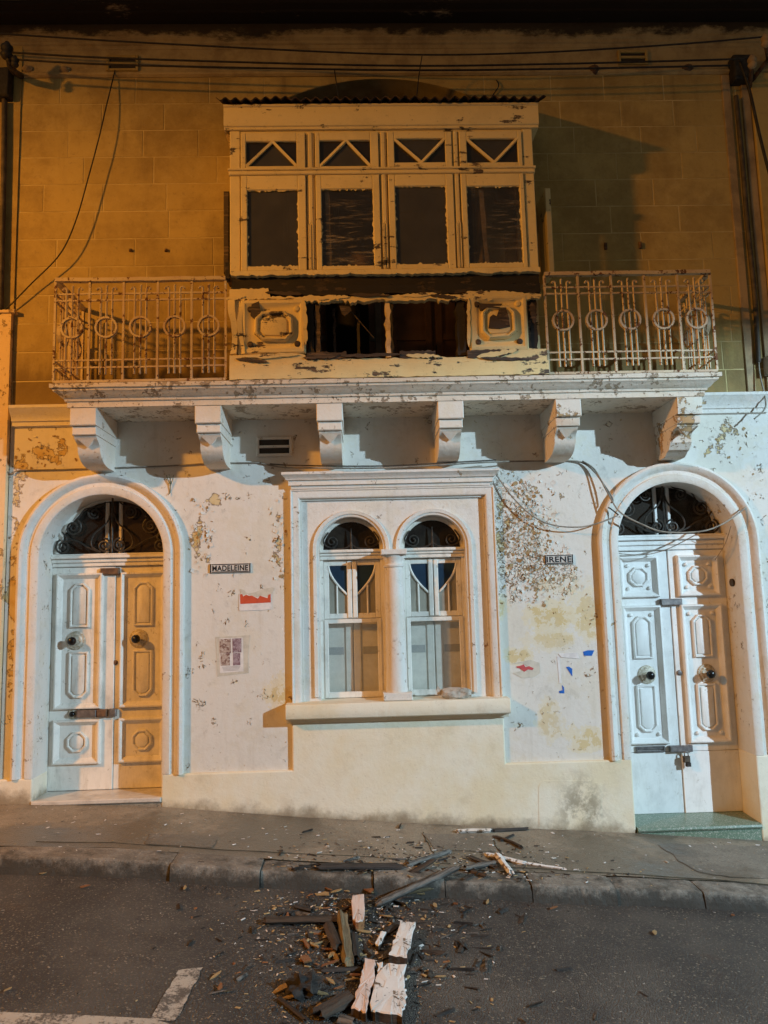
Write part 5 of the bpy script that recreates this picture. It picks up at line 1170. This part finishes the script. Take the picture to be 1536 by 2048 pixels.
# weed growing in the wall
wd_ = empty('wall_weed', tuple(V3(340, 985, 0))); tag(wd_, 'small dry weed growing from the wall right of the left arch', 'weed'); of = Vector(wd_.location)
for k, pts in enumerate(([(340, 985, .005), (341, 965, .02), (338, 948, .03)], [(340, 972, .015), (345, 960, .02), (347, 950, .02)], [(340, 968, .015), (335, 958, .02), (333, 950, .02)], [(340, 985, .01), (337, 990, .02)])):
    MB().tube([V3(*q)-of for q in pts], .005, 5, taper=lambda t: 1-.6*t).build('stem', M['leaf'], wd_)

# ------------------------------------------------------------------ fallen timber and debris
def stick(name, pa, pb, w, th, mat, label, seed, ha=0.0, hb=0.0, jag=.035, grp=None, taper=1.0, sub=None, cat='timber', bend=0.0):
    """a split length of timber lying from pixel a to pixel b"""
    A = G(*pa, h=ha+th/2); B = G(*pb, h=hb+th/2); r = random.Random(seed)
    L = (B-A).length; X = (B-A).normalized(); Yv = Vector((0, 0, 1)).cross(X).normalized(); Z = X.cross(Yv)
    n = 18; rs = []; nc = 8
    amp = [1+r.uniform(-.28, .16) for _ in range(nc)]; e0 = [r.uniform(0, 1)**2*jag*2.6 for _ in range(nc)]; e1 = [r.uniform(0, 1)**2*jag*2.6 for _ in range(nc)]
    for k in range(n+1):
        f = k/n; ww = w*(1+(taper-1)*f); ring = []
        for q in range(nc):
            a = math.pi/4*q+math.pi/8; u, v = math.cos(a), math.sin(a); m_ = max(abs(u), abs(v)); u, v = u/m_*.5, v/m_*.5
            g_ = amp[q]*(1+.22*mnoise.noise((f*L*9+q*7, seed, 1))); g2 = amp[q]*(1+.22*mnoise.noise((f*L*9+q*5, seed, 6)))
            e = L*f; sh = 1
            if k == 0: e = e0[q]; sh = .55
            elif k == n: e = L-e1[q]; sh = .45
            elif k == 1: e = max(e, e0[q]*1.02)
            elif k == n-1: e = min(e, L-e1[q]*1.02)
            ring.append((e, u*ww*g_*sh+bend*math.sin(f*3.14)+.06*w*mnoise.noise((f*5, seed, 3)), v*th*g2*sh))
        rs.append(ring)
    o = MB().rings(rs).build(name, mat, None); o.matrix_world = Matrix(((X.x, Yv.x, Z.x, A.x), (X.y, Yv.y, Z.y, A.y), (X.z, Yv.z, Z.z, A.z), (0, 0, 0, 1)))
    tag(o, label, cat, grp); return o
TG = 'broken timber fallen from the balcony'
stick('broken_timber', (623, 1733), (812, 1733), .075, .035, M['plank_dark'], 'long black rotten plank lying along the kerb top', 1, grp=TG)
stick('broken_timber', (811, 1731), (904, 1701), .04, .03, M['plank_grey'], 'grey-edged dark stick pointing up the pavement from the long black plank', 2, grp=TG, taper=.3)
stick('broken_timber', (773, 1776), (874, 1716), .05, .03, M['plank_brown'], 'brown stick leaning over the kerb, left of the grey beam', 3, .0, .05, grp=TG)
stick('broken_timber', (750, 1809), (919, 1732), .085, .045, M['plank_grey'], 'thick grey beam leaning from the road up onto the kerb', 4, .0, .03, grp=TG)
stick('broken_timber', (923, 1737), (994, 1725), .05, .03, M['plank_grey'], 'short grey stick on the kerb, right of the grey beam', 5, grp=TG)
stick('broken_timber', (966, 1707), (1056, 1729), .055, .025, M['plank_white'], 'flat white-painted slat pointing right on the pavement', 6, grp=TG)
stick('broken_timber', (993, 1707), (1025, 1749), .05, .03, M['plank_white'], 'white-painted slat lying across the kerb top', 7, .02, .0, grp=TG)
stick('broken_timber', (1050, 1727), (1134, 1739), .03, .018, M['plank_white'], 'thin white splinter farthest to the right on the pavement', 8, grp=TG, taper=.3)
stick('broken_timber', (909, 1662), (986, 1661), .06, .03, M['plank_white'], 'white-painted board end lying against the plinth', 9, grp=TG)
stick('broken_timber', (978, 1661), (1060, 1657), .045, .025, M['plank_dark'], 'black tapering board end lying against the plinth', 10, grp=TG, taper=.4)
stick('broken_timber', (985, 1672), (1046, 1697), .035, .02, M['plank_brown'], 'curved brown splinter below the board by the plinth', 11, grp=TG, bend=.03)
stick('broken_timber', (1030, 1668), (1000, 1682), .02, .015, M['plank_dark'], 'small dark twig beside the curved brown splinter', 12, grp=TG)
stick('broken_timber', (521, 1842), (690, 1838), .07, .035, M['plank_brown'], 'long dark brown plank lying in the road, pointing left', 13, grp=TG, taper=1.5)
stick('broken_timber', (656, 1846), (680, 1902), .07, .04, M['plank_brown'], 'short dark brown plank at the right end of the long brown plank', 14, .0, .01, grp=TG)
stick('broken_timber', (683, 1822), (697, 1935), .055, .05, M['plank_olive'], 'olive-brown squared timber in the middle of the debris', 15, .02, .0, grp=TG)
stick('broken_timber', (706, 1868), (712, 1925), .05, .04, M['plank_dark'], 'black splinter beside the olive-brown timber', 16, grp=TG)
stick('broken_timber', (636, 1940), (730, 1938), .03, .02, M['plank_dark'], 'thin black stick lying left of the white boards', 17, grp=TG)
stick('broken_timber', (628, 2034), (705, 1990), .10, .05, M['plank_brown'], 'thick brown timber wedge at the lower left of the white boards', 18, grp=TG)
stick('broken_timber', (555, 1995), (616, 2044), .025, .02, M['plank_dark'], 'thin dark stick near the bottom of the debris', 19, grp=TG)
stick('broken_timber', (588, 1812), (628, 1822), .04, .02, M['plank_dark'], 'small black splinter above the long brown plank', 20, grp=TG)
stick('broken_timber', (768, 1868), (800, 1845), .06, .03, M['plank_dark'], 'black splinter left of the upper white board', 21, grp=TG)
stick('broken_timber', (936, 1712), (996, 1737), .04, .025, M['plank_brown'], 'brown splinter under the crossing white slats', 22, grp=TG)
stick('broken_timber', (940, 1742), (975, 1752), .03, .02, M['plank_brown'], 'brown twig on the kerb edge under the slats', 23, grp=TG)
stick('broken_timber', (790, 1790), (870, 1775), .03, .02, M['plank_olive'], 'olive stick in the gutter under the grey beam', 24, grp=TG)
stick('broken_timber', (675, 2036), (712, 2046), .05, .03, M['plank_grey'], 'grey board end at the very bottom of the debris', 25, grp=TG)
stick('broken_timber', (835, 1905), (848, 1918), .02, .012, M['plank_dark'], 'short black splinter right of the white boards', 26, grp=TG)
def board(pts, th, mats, label, seed, lift=.0, wob=.012, n=5):
    """white painted board traced round its top face"""
    r = random.Random(seed); Q = []
    for a, b in zip(pts, pts[1:]+pts[:1]):
        for k in range(n): t = k/n; Q.append((a[0]+(b[0]-a[0])*t, a[1]+(b[1]-a[1])*t))
    T = [G(*q, h=th+lift, surf=road) for q in Q]; T = [p+Vector((r.uniform(-wob, wob)*.6, r.uniform(-wob, wob)*.6, r.uniform(-.004, .002))) for p in T]; c = sum(T, Vector())/len(T)
    rs = [[tuple(p-Vector((0, 0, th+.004))-c) for p in T], [tuple(p-Vector((0, 0, .007))-c) for p in T], [tuple(p.lerp(c, .02)-c) for p in T], [tuple(p.lerp(c, .12)+Vector((0, 0, .001))-c) for p in T], [tuple(p.lerp(c, .5)+Vector((0, 0, .002))-c) for p in T]]
    mb = MB().rings(rs); m0 = len(T)
    mb.m = [1]*m0+[0]*(len(mb.f)-m0); o = mb.build('broken_board', mats, None); o.location = c; tag(o, label, 'board', 'white painted boards in the road'); return o
PW, PB, PP = M['plank_white'], M['plank_brown'], M['plank_pink']
board([(802, 1842), (830, 1843), (824, 1880), (813, 1914), (779, 1907), (790, 1876)], .05, [PW, PB], 'upper white board with nail holes in the road', 1, .01)
board([(774, 1925), (811, 1928), (809, 1976), (813, 1983), (811, 2006), (803, 2029), (762, 2022), (740, 2018), (752, 1949)], .05, [PW, PB], 'largest white board at the front of the debris', 2)
board([(731, 1914), (752, 1921), (749, 1952), (738, 1992), (730, 2023), (705, 2013), (715, 1975), (723, 1949)], .045, [PP, PB], 'narrow pinkish-white board left of the largest board', 3)
board([(755, 1923), (767, 1925), (766, 1944), (755, 1949)], .045, [PW, PB], 'small white offcut between the front boards', 4, n=3)
board([(761, 1863), (772, 1863), (758, 1891), (748, 1884)], .04, [PW, PB], 'short white stick end above the front boards', 5, n=3)
board([(704, 1790), (727, 1787), (729, 1838), (712, 1843), (705, 1836)], .06, [PP, M['chip2']], 'pinkish painted block standing out near the kerb', 6, n=4)
# crumpled black lump
bm = bmesh.new(); bmesh.ops.create_icosphere(bm, subdivisions=3, radius=.075)
for v in bm.verts: v.co = v.co*(1+.75*mnoise.noise(v.co*28)); v.co.z *= .75
me = bpy.data.meshes.new('black_lump'); bm.to_mesh(me); bm.free(); me.materials.append(M['plank_dark'])
o = bpy.data.objects.new('charred_lump', me); COL.objects.link(o); o.location = G(606, 1974, .03); tag(o, 'crumpled black charred lump at the lower left of the debris', 'debris')
# larger chips one can pick out
def chip_mesh(seed, mat):
    r = random.Random(seed); n = 7; L = 1.0; rs = []
    poly = []
    for k in range(n):
        a = 2*math.pi*k/n+r.uniform(-.3, .3); poly.append((math.cos(a)*r.uniform(.38, .55), math.sin(a)*r.uniform(.14, .26)))
    b = MB().slab(poly, -.06, .06); b.v = [(x, y, z+.12*mnoise.noise((x*2, y*2, seed))) for x, y, z in b.v]; return b.mesh('wood_chip', mat)
CM = [chip_mesh(k, M['chip'] if k % 3 else M['chip2']) for k in range(9)]
chips = [(612, 1887, .15), (628, 1889, .14), (636, 1886, .10), (610, 1918, .17), (566, 1975, .18), (584, 1992, .14), (655, 1898, .12), (664, 1906, .14), (672, 1915, .12), (660, 1926, .12), (646, 1788, .14), (672, 1782, .10), (735, 1778, .16), (745, 1784, .10), (838, 1785, .12), (697, 1813, .09), (729, 1862, .12), (646, 1856, .08),
         (575, 1830, .08), (560, 1812, .06), (662, 1962, .10), (678, 1975, .09), (638, 2010, .09), (640, 1985, .11), (710, 1949, .08), (702, 1958, .10), (772, 1832, .11), (792, 1784, .09), (812, 1808, .08), (870, 1810, .08), (912, 1807, .09), (925, 1815, .06), (975, 1803, .09), (1108, 1815, .09), (882, 1952, .08), (432, 1950, .09), (440, 1973, .07), (87, 1745, .09), (370, 1775, .08), (170, 1772, .08), (16, 1978, .07), (1310, 1865, .08), (1466, 1830, .06), (880, 1820, .07), (690, 1780, .09), (655, 1776, .10), (560, 1880, .06), (820, 1752, .07), (855, 1740, .06), (1000, 1760, .05)]
LM = [(605, 1842, 'long brown plank in the road'), (690, 1880, 'olive-brown squared timber'), (606, 1974, 'crumpled black lump'), (770, 1985, 'largest white board'), (806, 1875, 'upper white board'), (716, 1815, 'pinkish painted block'), (835, 1770, 'grey leaning beam'), (665, 2012, 'brown timber wedge'), (720, 1733, 'long black plank on the kerb'), (1010, 1728, 'crossing white slats'), (355, 1990, 'white road line'), (720, 1968, 'narrow pinkish board'), (1240, 1780, 'right-hand kerb joint'), (250, 1735, 'kerb below the left door')]
USED = set()
for k, (px, py, s) in enumerate(chips):
    p = G(px, py, .012); o = put('wood_chip', CM[k % 9], None, p, (s*.85, s*R0.uniform(.4, .9), s*.35)); o.rotation_euler = (R0.uniform(-.2, .2), R0.uniform(-.2, .2), R0.uniform(0, 6.28))
    best = min(LM, key=lambda l: math.hypot(px-l[0], (py-l[1])*1.5)); dx, dy = px-best[0], (py-best[1])*1.5
    side = ('right of' if dx > 0 else 'left of') if abs(dx) > abs(dy) else ('in front of' if dy > 0 else 'behind')
    tone = 'orange-brown' if k % 9 % 3 == 0 else 'pale yellow'
    lab = '%s wood chip lying just %s the %s' % (tone, side, best[2])
    if lab in USED: lab = '%s %s wood chip %s the %s' % ('smaller' if s < .1 else 'larger', tone, side, best[2])
    if lab in USED: lab = '%s %s the %s, %s' % (tone+' wood chip', side, best[2], 'well away from it' if math.hypot(dx, dy) > 30 else 'close against it')
    if lab in USED: bpy.data.objects.remove(o); continue
    USED.add(lab); tag(o, lab, 'wood chip', 'wood chips scattered from the balcony')
# crumbs nobody could count
def crumbs(name, n, centre, sx_, sy_, mats, smin, smax, seed, uni=None, amx=.5):
    r = random.Random(seed); mb = MB()
    for _ in range(n):
        if uni: x, y = r.uniform(*uni[0]), r.uniform(*uni[1])
        else: x, y = r.gauss(centre[0], sx_), r.gauss(centre[1], sy_)
        if y > -.05 or KY-.05 < y < KY+.04: continue
        z = (pav(x, y) if y > KY else road(x, y))+.003
        s = r.uniform(smin, smax)*(.5+r.random()); a = r.uniform(0, 6.28); asp = r.uniform(.06, amx); ca, sa = math.cos(a), math.sin(a); vs = []
        for (u, v) in ((-.5, -.5), (.5, -.35), (.45, .5), (-.4, .4)):
            u, v = u*s, v*s*asp
            vs.append((x+u*ca-v*sa, y+u*sa+v*ca, z))
        h = s*r.uniform(.04, .16); t1 = r.uniform(-.2, .2)
        mb.add(vs+[(p[0]+t1*s, p[1], p[2]+h*r.uniform(.5, 1.2)) for p in vs], [(0, 3, 2, 1), (4, 5, 6, 7), (0, 1, 5, 4), (1, 2, 6, 5), (2, 3, 7, 6), (3, 0, 4, 7)], r.choices(range(len(mats)), [3, 1, 2, 2][:len(mats)])[0])
    o = mb.build(name, mats, None); o['kind'] = 'stuff'; return o
dc = G(700, 1870)
o = crumbs('wood_crumbs', 1500, (dc.x, dc.y+.1), .30, .40, [M['chip'], M['chip2'], M['plank_white'], M['plank_dark']], .007, .030, 3); tag(o, 'crumbled wood and paint bits around the fallen boards', 'debris', kind='stuff')
dk = G(930, 1725)
o = crumbs('wood_crumbs', 700, (dk.x-.1, dk.y), .55, .22, [M['plank_dark'], M['chip'], M['plank_white'], M['plank_brown']], .008, .032, 4); tag(o, 'dark wood crumbs on the pavement around the splinters', 'debris', kind='stuff')
o = crumbs('grit', 1000, None, 0, 0, [M['rock'], M['plank_dark'], M['chip'], M['rock']], .005, .014, 5, ((-3.2, 3.6), (-3.6, -.1))); tag(o, 'loose grit and flakes strewn over road and pavement', 'debris', kind='stuff')
o = crumbs('fallen_paint_flakes', 160, None, 0, 0, [M['paper'], M['rock']], .012, .03, 6, ((-3.0, 3.3), (-1.1, -.06))); tag(o, 'fallen white paint flakes along the foot of the wall', 'debris', kind='stuff')

o = crumbs('wood_splinters', 320, (dc.x+.1, dc.y+.15), .45, .5, [M['plank_dark'], M['plank_brown'], M['plank_grey'], M['plank_dark']], .03, .10, 8, amx=.16); tag(o, 'thin dark splinters strewn around the fallen timber', 'debris', kind='stuff')
